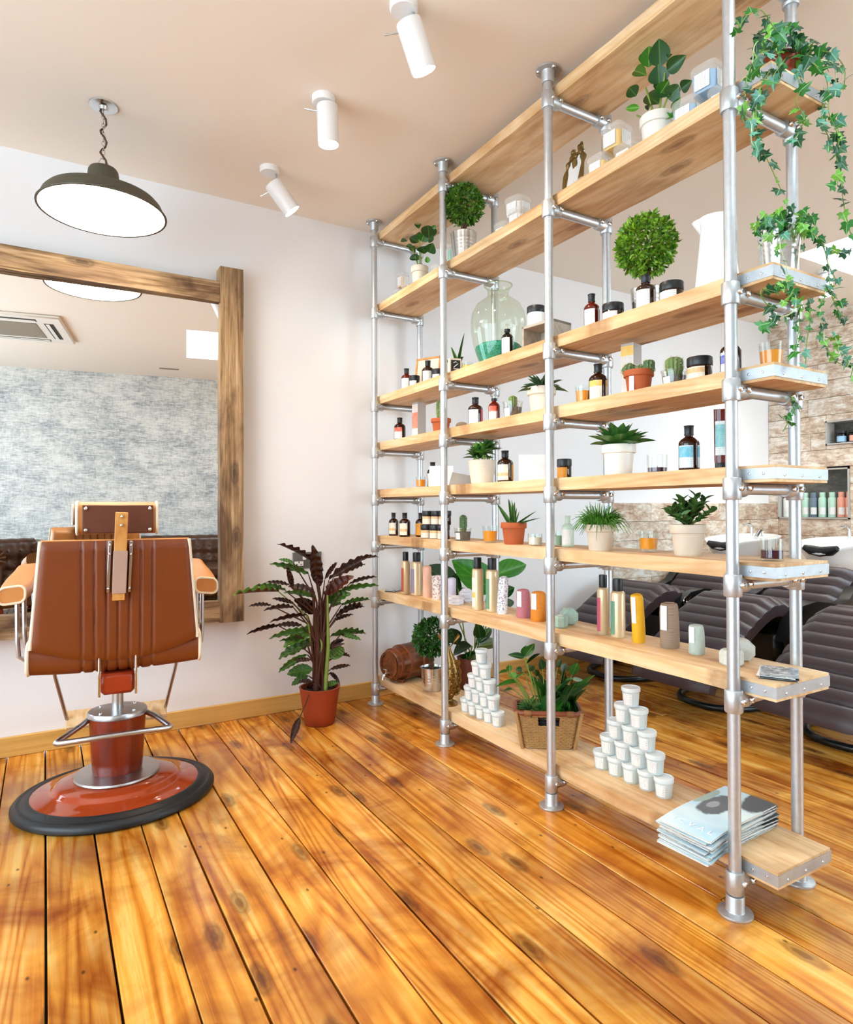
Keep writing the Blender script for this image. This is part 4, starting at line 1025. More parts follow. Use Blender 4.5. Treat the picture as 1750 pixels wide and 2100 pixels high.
def can(x, y, h, r, lab, label, turn=-0.8, span=0.9):
    t = thing('spray_can', label, 'can', (x, y, ZS[2]), 0, 'beige aerosol cans with black caps')
    part('body', MB().lathe([(r * .9, 0), (r, 0.003), (r, h * .74), (r * .94, h * .765), (r * .78, h * .785), (r * .66, h * .79)], 24), 'can_beige', t)
    part('cap', MB().lathe([(r * .66, h * .785), (r * .68, h * .80), (r * .68, h * .985), (r * .64, h), (r * .02, h)], 20), 'cap_black', t)
    a = facing(x, y) + turn; part('label', patch(r * 1.008, h * .06, h * .62, a - span, a + span * .4), lab, t)
    return t
def parcel(L, x, y, h, r, mat, label, seed=1, tag_=True, lean=0.0, tw=0.8, group='wrapped parcels on the second lowest shelf'):
    """a cylinder wrapped in patterned paper, the top folded and crumpled"""
    t = thing('wrapped_parcel', label, 'parcel', (x, y, ZS[L]), 0, group); rnd = random.Random(seed); ph = [rnd.uniform(0, 6.28) for _ in range(4)]
    def wob(a, z): k = z / h; return 1 + 0.035 * math.sin(3 * a + ph[0] + 5 * k) + 0.03 * math.sin(5 * a + ph[1] - 7 * k) * k
    prof = [(r * .93, 0), (r * .99, h * .03), (r, h * .2), (r * .98, h * .5), (r * .97, h * .75), (r * (tw + .12), h * .90), (r * tw, h * .96), (r * tw * .6, h * .985), (r * .1, h)]
    part('wrapping', MB().lathe(prof, 22, Matrix(((1, 0, lean, 0), (0, 1, 0, 0), (0, 0, 1, 0), (0, 0, 0, 1))), wob=wob), mat, t, 35)
    part('fold', MB().grid(lambda u, v: (r * .9 * (u - .5) * (1 - .3 * v) + lean * h * .9, r * .25 * math.sin(4 * u) - r * .2, h * (.93 + .07 * v) ), 6, 3), mat, t, 35)
    if tag_:
        a = facing(x, y) - 0.55; lb = patch(r * 1.06, h * .40, h * .93, a - .45, a + .30, 8, r * 1.05)
        lb.v = [(p[0] + lean * p[2], p[1], p[2]) for p in lb.v]; part('label', lb, 'paper_white', t)
    return t
def octagon(x, y, h, r, mat, label, tilt, rz, z=None):
    t = thing('octagonal_parcel', label, 'parcel', (x, y, ZS[2] + (r * .93 if tilt else 0)), rz, 'small octagonal wrapped soaps')
    M = RX(R(90)) @ RZ(R(22.5)) if tilt else RZ(R(22.5))
    z0 = -h / 2 if tilt else 0.0
    part('wrapping', MB().lathe([(r * .82, z0), (r, z0 + h * .15), (r, z0 + h * .85), (r * .82, z0 + h), (r * .02, z0 + h)], 8, M), mat, t, 20)
    part('label', MB().lathe([(r * .4, z0 + h + .0006), (0.0005, z0 + h + .0007)], 8, M), 'paper_white', t, 0)
    return t
def tub(loc, r, h, fill, label, group, lab='label_white'):
    """round tub with a wider lid and a cloudy wall"""
    t = thing('round_tub', label, 'tub', loc, 0, group); rb = r * .80
    part('wall', MB().lathe([(rb * .95, 0), (rb, 0.002), (r * .91, h * .80)], 24, None, True, False), 'milky_plastic', t)
    part('contents', MB().lathe([(rb * .93, 0.003), (r * .85, h * .62), (0.001, h * .62)], 20), fill, t)
    part('lid', MB().lathe([(r * .95, h * .78), (r, h * .80), (r, h * .97), (r * .96, h), (r * .9, h), (r * .88, h * .965), (0.001, h * .965)], 24, None, False, False), 'milky_lid', t)
    a = facing(loc[0], loc[1]) - .35; part('label', patch(rb * 1.02, h * .10, h * .70, a - .7, a + .5, 10, r * .92), lab, t)
    return t
def boxtub(L, x, y, s, h, z, fill, label, rz=0.0, lab='label_white', group='rounded square tubs on the second highest shelf'):
    """clear rounded-square tub with a coloured cream inside and a lid"""
    t = thing('square_tub', label, 'tub', (x, y, ZS[L] + z), rz, group)
    def rs(hw, zz, n=24): 
        out = []
        for i in range(n):
            a = 2 * math.pi * (i + .5) / n; c, q = math.cos(a), math.sin(a); e = 0.42
            out.append((hw * math.copysign(abs(c) ** e, c), hw * math.copysign(abs(q) ** e, q), zz))
        return out
    def loft(levels, cap0=True, cap1=True):
        vs = []; fs = []; n = 24
        for hw, zz in levels: vs += rs(hw, zz)
        for j in range(len(levels) - 1):
            for i in range(n): i2 = (i + 1) % n; fs.append((j * n + i, j * n + i2, (j + 1) * n + i2, (j + 1) * n + i))
        if cap0: fs.append(tuple(range(n))[::-1])
        if cap1: fs.append(tuple((len(levels) - 1) * n + i for i in range(n)))
        return MB().add(vs, fs)
    w = s / 2
    part('wall', loft([(w * .82, 0), (w * .86, 0.002), (w * .95, h * .82)], True, False), 'cloud_plastic', t)
    part('contents', loft([(w * .80, 0.003), (w * .89, h * .66)]), fill, t)
    part('lid', loft([(w * .97, h * .80), (w, h * .82), (w, h * .95), (w * .95, h)]), 'cloud_plastic', t)
    for sg in ((-1, 0), (0, -1)):
        M = RZ(math.atan2(sg[1], sg[0])); part('label', MB().box((w * .93, 0, h * .40), (0.0012, w * 1.1, h * .58), 0, M @ T(0, 0, 0)), lab, t, 0)
    return t
def pot(name, mat, L, x, y, h, r, label, cat='plant', rim=True, z=None, group=None, taper=.74, ribs=0, soil='soil', rz=0.0, fillz=.9):
    t = thing(name, label, cat, (x, y, ZS[L] if z is None else z), rz, group); rb = r * taper
    f = lambda k: rb + (r * (.93 if rim else 1) - rb) * k
    pr = [(rb * .96, 0), (rb, 0.003)]
    if ribs:
        for k in range(1, 25): q = k / 25; pr.append((f(q) * (1 + (0.012 if (k % 3 == 0 and 0.3 < q < 0.8) else 0)), h * q))
    else: pr += [(f(.3), h * .3), (f(.70), h * .70)]
    if rim: pr += [(f(.72), h * .72), (r * .99, h * .735), (r, h * .75), (r, h * .985), (r * .985, h)]
    else: pr += [(r, h * .985), (r * 1.02, h * .99), (r * 1.02, h)]
    pr += [(r * .93, h), (r * .90, h * .9)]
    part('pot', MB().lathe(pr, 32), mat, t)
    part('soil', MB().lathe([(r * .90, h * fillz), (r * .5, h * (fillz + .02)), (0.001, h * (fillz + .03))], 20, None, False, False), soil, t)
    return t

# ---- highest used board (7) : tubs
sT = lambda *a, **k: boxtub(7, *a, **k)
sT(1.80, 3.315, 0.062, 0.085, 0.086, 'pale_peach', 'peach tub on top of the pair by the far wall', 0.2)
sT(1.80, 3.365, 0.062, 0.085, 0.0, 'pale_peach', 'peach lower tub closest to the far wall', 0.1)
sT(1.80, 3.255, 0.064, 0.085, 0.0, 'pale_peach', 'peach lower tub next to the small rubber plant', 0.25)
sT(1.80, 2.925, 0.066, 0.088, 0.0, 'pale_green', 'pale green lower tub just left of the second upright', 0.2)
sT(1.845, 2.875, 0.085, 0.088, 0.090, 'pale_green', 'pale green tub on top, behind the second upright', 0.15)
sT(1.86, 2.825, 0.085, 0.088, 0.0, 'pale_green', 'pale green lower tub right of the second upright', 0.2)
sT(1.82, 2.275, 0.098, 0.088, 0.090, 'pale_cream', 'cream tub on top, right of the topiary in the ribbed pot', 0.2)
sT(1.80, 2.345, 0.082, 0.088, 0.0, 'pale_cream', 'cream lower tub nearest the ribbed zinc pot', 0.15)
sT(1.77, 2.205, 0.082, 0.088, 0.0, 'pale_cream', 'cream lower tub in the middle of the cream group', 0.2)
sT(1.85, 2.115, 0.075, 0.088, 0.0, 'pale_cream', 'cream lower tub nearest the third upright', 0.3)
sT(1.79, 1.838, 0.062, 0.062, 0.0, 'pale_cream', 'small white tub lying low by the gilt frame', 0.1)
sT(1.77, 1.722, 0.088, 0.088, 0.0, 'pale_yellow', 'yellow lower tub on the left of its group', 0.12)
sT(1.79, 1.668, 0.092, 0.088, 0.090, 'pale_yellow', 'yellow tub on top of the two others', 0.12)
sT(1.80, 1.618, 0.092, 0.088, 0.0, 'pale_yellow', 'yellow lower tub beside the white plant pot', 0.12)
sT(1.80, 1.295, 0.090, 0.088, 0.090, 'pale_blue', 'pale blue tub on top of the two others', 0.12)
sT(1.77, 1.345, 0.088, 0.088, 0.0, 'pale_blue', 'pale blue lower tub beside the white plant pot', 0.12)
sT(1.81, 1.243, 0.090, 0.088, 0.0, 'pale_blue', 'pale blue lower tub behind the nearest upright', 0.12)
# gilt photo frame leaning back
t = thing('gilt_frame', 'small ornate gilt picture frame beside the third upright', 'picture frame', (1.80, 1.925, ZS[7]), R(-100))
MF = RX(R(-9)); mb = MB(); rnd = random.Random(3)
pts = []
for k in range(48):
    a = 2 * math.pi * k / 48; c, s_ = math.cos(a), math.sin(a); pts.append((0.058 * math.copysign(abs(c) ** .5, c), 0, 0.115 + 0.098 * math.copysign(abs(s_) ** .5, s_)))
mb.tube(pts, [0.010 + 0.004 * math.sin(5 * k) for k in range(48)], 8, closed=True, M=MF)
part('moulding', mb, 'gilt', t)
mb = MB()
for q in range(9): mb.ball((0.028 * math.cos(q * .8), 0, 0.222 + 0.016 * math.sin(q * 1.9)), 0.011, 8, 6, M=MF)
for q in (-1, 1): mb.tube([(q * 0.02, 0, 0.215), (q * 0.036, 0, 0.235), (q * 0.03, 0, 0.25), (q * 0.018, 0, 0.243)], 0.005, 6, M=MF)
part('crest', mb, 'gilt', t)
part('picture', MB().box((0, 0.003, 0.115), (0.105, 0.004, 0.185), 0, MF), 'paper_white', t, 0)
part('strut', MB().box((0, 0, 0), (0.03, 0.004, 0.19), 0, T(0, 0.045, 0.095) @ RX(R(14))), 'gilt', t, 0)

# ---- board 6
bottle(6, 1.76, 3.204, .132, .031, 'label_white', 'amber bottle at the far end, left of the flower picture', body='red_amber')
jar(6, 1.755, 3.105, .073, .029, 'small amber jar in front of the flower picture')
bottle(6, 1.77, 2.985, .134, .033, 'label_white', 'dark bottle with white label in front of the flower picture', turn=.2)
jar(6, 1.775, 2.895, .072, .028, 'small amber jar partly behind the second upright, right of the flower picture')
t = thing('flower_picture', 'wooden framed pressed flower picture leaning at the far end', 'picture', (1.875, 3.185, ZS[6]), 0)
MF = RZ(R(-62)) @ RX(R(-10)); w, h = 0.165, 0.215; mb = MB()
for s in (-1, 1): mb.box((s * (w / 2 - .006), 0, h / 2), (.012, .014, h), .001, MF); mb.box((0, 0, h / 2 + s * (h / 2 - .006)), (w, .014, .012), .001, MF)
part('frame', mb, 'strap_wood', t, 0); part('print', MB().box((0, 0, h / 2), (w - .02, .006, h - .02), 0, MF), 'flower_print', t, 0)
t = thing('number_plaque', 'little cream box with a black printed plaque beside the aloe', 'plaque', (1.765, 2.715, ZS[6]), facing(1.765, 2.715) + .35)
part('box', MB().box((0, 0, .045), (.03, .062, .09), .002), 'pale_cream', t); part('plate', MB().box((.0155, 0, .052), (.002, .048, .056), 0), 'print_dark', t, 0)
part('print', MB().tube([(.0172, -.012, .066), (.0172, .002, .072), (.0172, .012, .062), (.0172, -.008, .046), (.0172, -.012, .036), (.0172, .014, .036)], .0022, 6), 'paper_white', t)
candle(6, 1.775, 2.615, .05, .028, 'wax_yellow', 'low yellow candle in a glass left of the big carboy', .75)
# glass carboy with teal gravel
t = thing('glass_carboy', 'big round clear glass carboy with teal gravel at the bottom', 'vase', (1.812, 2.414, ZS[6]))
cb = [(0.078, 0), (0.085, .004), (.098, .04), (.116, .10), (.126, .16), (.128, .20), (.122, .245), (.100, .285), (.070, .308), (.052, .318), (.048, .332), (.050, .350), (.060, .366), (.066, .371), (.065, .376), (.058, .374)]
part('glass', MB().lathe(cb, 48, None, True, False), 'jar_glass', t)
part('gravel', MB().lathe([(.075, .005), (.090, .035), (.106, .075), (.108, .085), (.09, .098), (.05, .104), (.001, .102)], 40, wob=lambda a, z: 1 + .02 * math.sin(9 * a + z * 300)), 'teal_gravel', t, 60, 'stuff')
part('lip', MB().tube([(.0645 * math.cos(a), .0645 * math.sin(a), .374) for a in [k * math.pi / 18 for k in range(36)]], .003, 6, closed=True), 'jar_glass', t)
bottle(6, 1.735, 2.247, .142, .026, 'label_white', 'black spray bottle in front of the big carboy', body='black_glass', spray=True)
t = thing('display_crate', 'small grey wooden display riser right of the carboy', 'crate', (1.815, 2.085, ZS[6]), R(8))
for p, d in (((0, .078, .055), (.12, .012, .11)), ((0, -.078, .055), (.12, .012, .11)), ((0, 0, .104), (.12, .168, .012)), ((.054, 0, .05), (.01, .15, .1))): part('panel', MB().box(p, d, .001), 'crate_wood', t, 0)
jar(6, 1.80, 2.131, .085, .039, 'white jar with a black lid standing on the grey riser', 'white_ceramic', 'label_white', ZS[6] + .1105, None, 0)
bottle(6, 1.885, 2.262, .19, .018, 'label_white', 'thin dark bottle half hidden behind the carboy', body='black_glass')
bottle(6, 1.76, 1.767, .138, .029, 'label_white', 'red amber bottle standing free right of the third upright', body='red_amber', side='label_white')
jar(6, 1.785, 1.685, .082, .038, 'wide amber jar right of the red amber bottle')
bottle(6, 1.745, 1.502, .122, .033, 'label_white', 'amber bottle in front of the topiary in the zinc bucket', side='label_white')
jar(6, 1.78, 1.425, .080, .038, 'wide amber jar right of the topiary in the zinc bucket')
t = thing('enamel_jug', 'tall white enamel jug behind the nearest upright', 'jug', (1.80, 1.272, ZS[6]), facing(1.80, 1.272))
part('body', MB().lathe([(.062, 0), (.066, .004), (.064, .03), (.052, .15), (.047, .205), (.049, .222), (.055, .236), (.054, .237), (.046, .222), (.043, .2), (.001, .02)], 36), 'white_ceramic', t)
part('spout', MB().grid(lambda u, v: ((.046 + .030 * v * math.cos((u - .5) * 2.2) ** 2) * math.cos(-1.9 + (u - .5) * 1.3), (.046 + .030 * v * math.cos((u - .5) * 2.2) ** 2) * math.sin(-1.9 + (u - .5) * 1.3), .19 + .05 * v), 9, 5), 'white_ceramic', t, 60)
part('handle', MB().tube([(q * math.cos(.6), q * math.sin(.6), z) for q, z in ((.046, .215), (.062, .238), (.084, .225), (.088, .17), (.082, .12), (.066, .10), (.054, .10))], .0075, 10), 'white_ceramic', t)

# ---- board 5
bottle(5, 1.752, 3.272, .132, .033, 'label_red', 'dark bottle with red and white label at the far end')
def carton(L, x, y, sx, sy, h, rz, front, label):
    t = thing('tall_carton', label, 'carton', (x, y, ZS[L]), rz, 'tall narrow product cartons')
    part('box', MB().box((0, 0, h / 2), (sx, sy, h), .001), 'carton_grey', t, 0); part('print', MB().box((0, -sy / 2 - .0006, h / 2 - .004), (sx * .98, .001, h * .95), 0), front, t, 0); return t
carton(5, 1.815, 3.16, .05, .06, .205, R(-80), 'carton_peach', 'tall grey carton with a peach print by the far wall')
t = tag(part('pebble', MB().ball((0, 0, .018), .03, 14, 10, .6), 'stone', None), 'smooth brown pebble beside the second upright', 'pebble'); t.location = (1.765, 2.652, ZS[5])
bottle(5, 1.76, 2.528, .136, .035, 'label_white', 'dark bottle with white label right of the pebble', side='label_pink')
bottle(5, 1.765, 2.385, .132, .026, 'label_red', 'amber spray bottle with a clear pump', body='red_amber', spray=True)
candle(5, 1.745, 1.800, .068, .030, 'wax_orange', 'orange candle in a glass just right of the third upright', .72)
bottle(5, 1.78, 1.756, .146, .034, 'label_gold', 'dark bottle with yellow and white label beside the orange candle', side='label_gold')
carton(5, 1.845, 1.655, .05, .06, .205, R(-76), 'carton_gold', 'tall grey carton with a yellow print behind the cactus trio')
jar(5, 1.78, 1.321, .082, .038, 'wide amber jar right of the round cactus', lab='label_cream')
bottle(5, 1.782, 1.215, .132, .030, 'label_violet', 'dark bottle with a violet label behind the nearest upright')
candle(5, 1.785, 1.090, .076, .034, 'wax_orange', 'orange candle in a glass on the steel banded board end', .70)

# ---- board 4
candle(4, 1.745, 3.022, .058, .029, 'wax_orange', 'small orange candle in a glass near the far end', .74)
bottle(4, 1.825, 3.03, .14, .031, 'label_white', 'dark bottle behind the small white card')
def card(L, x, y, w, h, rz, label, lean=16):
    t = thing('display_card', label, 'card', (x, y, ZS[L]), rz, 'white display cards'); M = RX(R(-lean))
    part('sheet', MB().box((0, 0, h / 2), (w, .002, h), 0, M), 'paper_white', t, 0)
    a = MB(); a.box((0, 0, h * .40), (w * .30, .0015, h * .8), 0, T(0, h * .50, 0) @ RX(R(lean))); part('stand', a, 'card_grey', t, 0)
    return t
card(4, 1.755, 2.835, .125, .112, R(-40), 'white card leaning beside the second upright, far side')
card(4, 1.765, 2.118, .115, .118, R(-40), 'white card leaning beside the third upright')
t = thing('card_holder', 'low grey card holder left of the white ribbed pot', 'holder', (1.80, 2.722, ZS[4]), R(-40))
part('wedge', MB().prism([(-.055, 0), (.055, 0), (.055, .05), (-.035, .068)], -.03, .03, Matrix(((1, 0, 0, 0), (0, 0, 1, 0), (0, 1, 0, 0), (0, 0, 0, 1)))), 'card_grey', t, 0)
part('leaflet', MB().box((.058, 0, .05), (.0015, .075, .098), 0, RY(R(6))), 'paper_white', t, 0)
bottle(4, 1.782, 2.328, .145, .036, 'label_cream', 'dark bottle with cream label right of the white ribbed pot', side='label_amber')
bottle(4, 1.84, 2.262, .09, .018, 'label_cream', 'very small dark bottle behind the white card')
jar(4, 1.85, 2.018, .088, .030, 'tall amber jar just right of the third upright', lab='label_amber')
candle(4, 1.785, 1.492, .064, .034, 'wax_wine', 'clear glass with a little dark red wax between the succulent and a blue labelled bottle', .32, taper=.96)
bottle(4, 1.785, 1.366, .148, .032, 'label_blue', 'amber bottle with a pale blue label left of the tube', side='label_blue')
t = thing('cream_tube', 'tall brown squeeze tube with pale blue print beside the nearest upright', 'tube', (1.80, 1.262, ZS[4]), facing(1.8, 1.262) + R(90))
part('cap', MB().lathe([(.017, 0), (.018, .002), (.018, .022), (.016, .024)], 20, None, True, True, 1, .8), 'cap_black', t)
part('tube', MB().lathe([(.0185, .022), (.0195, .03), (.020, .12), (.0205, .186)], 22, None, True, True, 1, .75), 'red_amber', t)
part('seal', MB().box((0, 0, .183), (.041, .004, .012)), 'red_amber', t, 0)
part('label', patch(.0206, .045, .15, -2.5, -.6), 'label_tube', t)

# ---- board 3
bottle(3, 1.748, 3.345, .134, .028, 'label_cream', 'dark bottle with cream label at the very end by the far wall')
bottle(3, 1.735, 3.185, .134, .031, 'label_cream', 'dark bottle with cream label, second from the far end')
bottle(3, 1.80, 3.115, .134, .031, 'label_amber', 'dark bottle with amber label left of the stacked jars')
for k, (x, y, z, lab) in enumerate([(1.735, 2.945, 0, 'front left of the bottom row'), (1.745, 2.872, 0, 'in the middle of the bottom row'), (1.75, 2.80, 0, 'right of the bottom row, behind the upright'), (1.742, 2.940, .0725, 'stacked on top at the left'), (1.752, 2.868, .0725, 'stacked on top in the middle'), (1.757, 2.797, .0725, 'stacked on top at the right')]):
    jar(3, x, y, .072, .032, 'amber jar with cream label, %s' % lab, lab='label_cream', z=ZS[3] + z)
candle(3, 1.755, 2.407, .075, .037, 'wax_orange', 'orange candle in a glass left of the terracotta aloe', .70)
candle(3, 1.790, 2.005, .062, .034, 'wax_sage', 'sage green candle in a glass left of the third upright', .70, taper=.95)
candle(3, 1.745, 2.08, .050, .030, 'pale_cream', 'low cream candle in a glass beside the sage one', .7, taper=.95)
bottle(3, 1.80, 1.945, .125, .024, 'label_white', 'sage green bottle just right of the third upright', body='bottle_sage', cap='bottle_sage', group=None)
candle(3, 1.80, 1.544, .073, .034, 'wax_orange', 'orange candle in a footed glass between two beige plant pots', .68, lift=.006)
candle(3, 1.808, 1.107, .064, .032, 'wax_wine', 'clear glass half full of dark red wax on the board end', .48, taper=.97)

# ---- board 2
can(1.745, 3.196, .236, .024, 'label_can_red', 'slim beige can with red label, farthest from the camera')
can(1.770, 3.115, .236, .031, 'label_mauve', 'beige can with mauve label beside the farthest can')
parcel(2, 1.775, 3.010, .172, .024, 'wrap_peach', 'tall peach patterned parcel beside the far cans', 3, False, tw=.9)
parcel(2, 1.782, 2.912, .128, .030, 'wrap_scallop', 'short parcel in grey scallop paper left of the second upright', 4, False, tw=.85)
parcel(2, 1.83, 2.85, .118, .024, 'wrap_lilac', 'lilac paper parcel hidden behind the second upright', 5, False)
octagon(1.760, 2.700, .043, .040, 'wrap_lattice', 'flat octagonal parcel in lattice paper by the second upright', False, .2)
octagon(1.845, 2.735, .050, .038, 'wrap_lattice', 'upright octagonal parcel in lattice paper behind the flat one', True, facing(1.845, 2.735) - R(70))
can(1.758, 2.512, .246, .027, 'label_gold', 'beige can with faint gold print, left of the middle pair')
can(1.785, 2.435, .246, .029, 'label_green', 'beige can with green label, right of the middle pair')
parcel(2, 1.785, 2.360, .170, .024, 'wrap_dots', 'tall slim parcel in white dotted paper', 6, False, .06, .75)
parcel(2, 1.803, 2.230, .125, .031, 'wrap_pink', 'dusky pink paper parcel with white label', 7)
parcel(2, 1.805, 2.132, .126, .033, 'wrap_orange', 'orange paper parcel with white label', 8)
octagon(1.775, 1.962, .048, .030, 'wrap_greenfleck', 'flat octagonal parcel in green fleck paper', False, .1)
octagon(1.850, 1.995, .050, .036, 'wrap_greenfleck', 'upright octagonal parcel in green fleck paper', True, facing(1.85, 1.995) - R(70))
can(1.815, 1.772, .224, .022, 'label_pink', 'beige can with pink label, left of the near pair')
can(1.820, 1.703, .216, .026, 'label_green', 'beige can with sage label, right of the near pair')
parcel(2, 1.815, 1.602, .174, .023, 'wrap_yellow', 'tall bright yellow paper parcel with white label', 9, True, -.05, .85)
parcel(2, 1.835, 1.487, .155, .032, 'wrap_brown', 'brown herringbone paper parcel with white label', 10)
parcel(2, 1.830, 1.377, .096, .025, 'wrap_sage', 'small grey green marbled parcel with white label', 11)
octagon(1.785, 1.222, .047, .034, 'wrap_whitefleck', 'flat octagonal parcel in white fleck paper behind the nearest upright', False, .3)
octagon(1.870, 1.245, .055, .036, 'wrap_whitefleck', 'upright octagonal parcel in white fleck paper behind the nearest upright', True, facing(1.87, 1.245) - R(70))
def leaflets(x, y, rz, n, w, d, label):
    t = thing('leaflet_pile', label, 'leaflets', (x, y, ZS[2]), rz); rnd = random.Random(n)
    for k in range(n):
        o = part('leaflet', MB().box((0, 0, 0), (w, d, .0018)), 'photo_card' if k == n - 1 else ('paper_white' if k % 2 else 'print_dark'), t, 0)
        o.location = (rnd.uniform(-.004, .004), rnd.uniform(-.004, .004), .001 + k * .0023); o.rotation_euler = (0, 0, rnd.uniform(-.05, .05))
    return t
leaflets(1.79, 1.080, R(30), 5, .13, .095, 'small pile of black and white printed leaflets on the board end')
leaflets(1.745, 3.335, R(35), 5, .10, .07, 'small pile of dark leaflets at the far end by the wall')

# ---- board 1 : two pyramids of tubs
def pyramid(x, y0, dy, r, h, fill, where, group):
    for row in range(5):
        for k in range(5 - row):
            y = y0 - dy * (k + row / 2)
            pos = ['far end', 'second from the far end', 'middle', 'second from the near end', 'near end']
            if row == 0: w = 'bottom row, ' + pos[k]
            elif row == 4: w = 'single one at the very top'
            else:
                names = {4: ['farthest', 'second', 'third', 'nearest'], 3: ['farthest', 'middle', 'nearest'], 2: ['farther', 'nearer']}[5 - row]
                w = '%s row up, %s one' % (['', 'first', 'second', 'third'][row], names[k])
            tub((x, y, ZS[1] + row * (h + .0004)), r, h, fill, 'cloudy tub, %s, pyramid %s' % (w, where), group)
pyramid(1.755, 2.607, .0630, .0305, .0640, 'tub_fill', 'left of the wicker basket', 'tub pyramid by the basket')
pyramid(1.805, 1.772, .0705, .0330, .0670, 'tub_fill_white', 'beside the magazines', 'tub pyramid by the magazines')
# carved barrel with tap
t = thing('carved_barrel', 'small carved brown wooden barrel with a tap, lying at the far end', 'barrel', (1.795, 3.275, ZS[1] + .006), R(14))
MB_ = T(0, 0, .098) @ RY(R(90))
prf = [(.074, -.135), (.078, -.130), (.088, -.09), (.097, -.035), (.099, 0), (.097, .035), (.088, .09), (.078, .130), (.074, .135)]
part('staves', MB().lathe(prf, 40, MB_, True, True, wob=lambda a, z: 1 + .006 * math.cos(20 * a)), 'barrel_wood', t, 50)
for z in (-.105, -.045, .045, .105):
    rr_ = .086 if abs(z) > .1 else .0975; part('hoop', MB().lathe([(rr_ - .003, z - .009), (rr_ + .002, z - .008), (rr_ + .002, z + .008), (rr_ - .003, z + .009)], 40, MB_, False, False), 'rim_leather', t)
mb = MB(); mb.lathe([(.074, -.142), (.060, -.142), (.060, -.135)], 32, MB_, False, False); part('head_rim', mb, 'barrel_wood', t)
mb = MB(); mb.tube([(-.135, 0, .05), (-.165, 0, .05), (-.178, 0, .044), (-.182, 0, .022)], .008, 10); mb.tube([(-.160, 0, .05), (-.160, 0, .072)], .004, 8); mb.tube([(-.160, -.016, .074), (-.160, .016, .074)], .005, 8)
part('tap', mb, 'chrome', t)
for s in (-1, 1): part('cradle', MB().box((s * .075, 0, .003), (.02, .11, .018), .003), 'barrel_wood', t)
# brass fish ornament
t = thing('brass_fish', 'brass fish ornament standing on its head behind the second upright', 'ornament', (1.748, 2.745, ZS[1]), facing(1.748, 2.745))
bp_ = [(.0, -.028, .020), (0, -.012, .035), (0, .004, .07), (0, .014, .12), (0, .014, .17), (0, .006, .22), (0, -.004, .262), (0, -.004, .29)]
part('body', MB().tube(bp_, [.014, .026, .034, .038, .034, .024, .013, .009], 14), 'brass', t, 60)
for s in (-1, 1):
    part('tail_fin', MB().grid(lambda u, v: (.004 * math.sin(6 * u), -.004 + s * (.008 + .05 * v) * (1 - .4 * abs(u - .5)), .282 + .055 * v + .03 * (u - .5) * v), 6, 6), 'brass', t, 60)
    part('side_fin', MB().grid(lambda u, v: (s * (.028 + .020 * v), .012 + .02 * (u - .5), .10 + .05 * u - .02 * v), 5, 4), 'brass', t, 60)
part('back_fin', MB().grid(lambda u, v: (0, .044 - .02 * abs(u - .5) + .016 * v * (1 + .3 * math.sin(22 * u)), .06 + .16 * u), 14, 3), 'brass', t, 60)
part('foot', MB().lathe([(.040, 0), (.042, .004), (.034, .012), (.018, .020), (.014, .03)], 20, None, True, True, 1.3, 1), 'brass', t)
sc = MB()
for k in range(7):
    for q in range(9):
        a = q * .7 + (k % 2) * .35; z = .055 + k * .026; r_ = [.033, .036, .0385, .0375, .034, .029, .022][k]; sc.ball((r_ * math.cos(a), .010 + r_ * math.sin(a), z), .0075, 6, 4)
part('scales', sc, 'brass', t, 60, 'stuff')

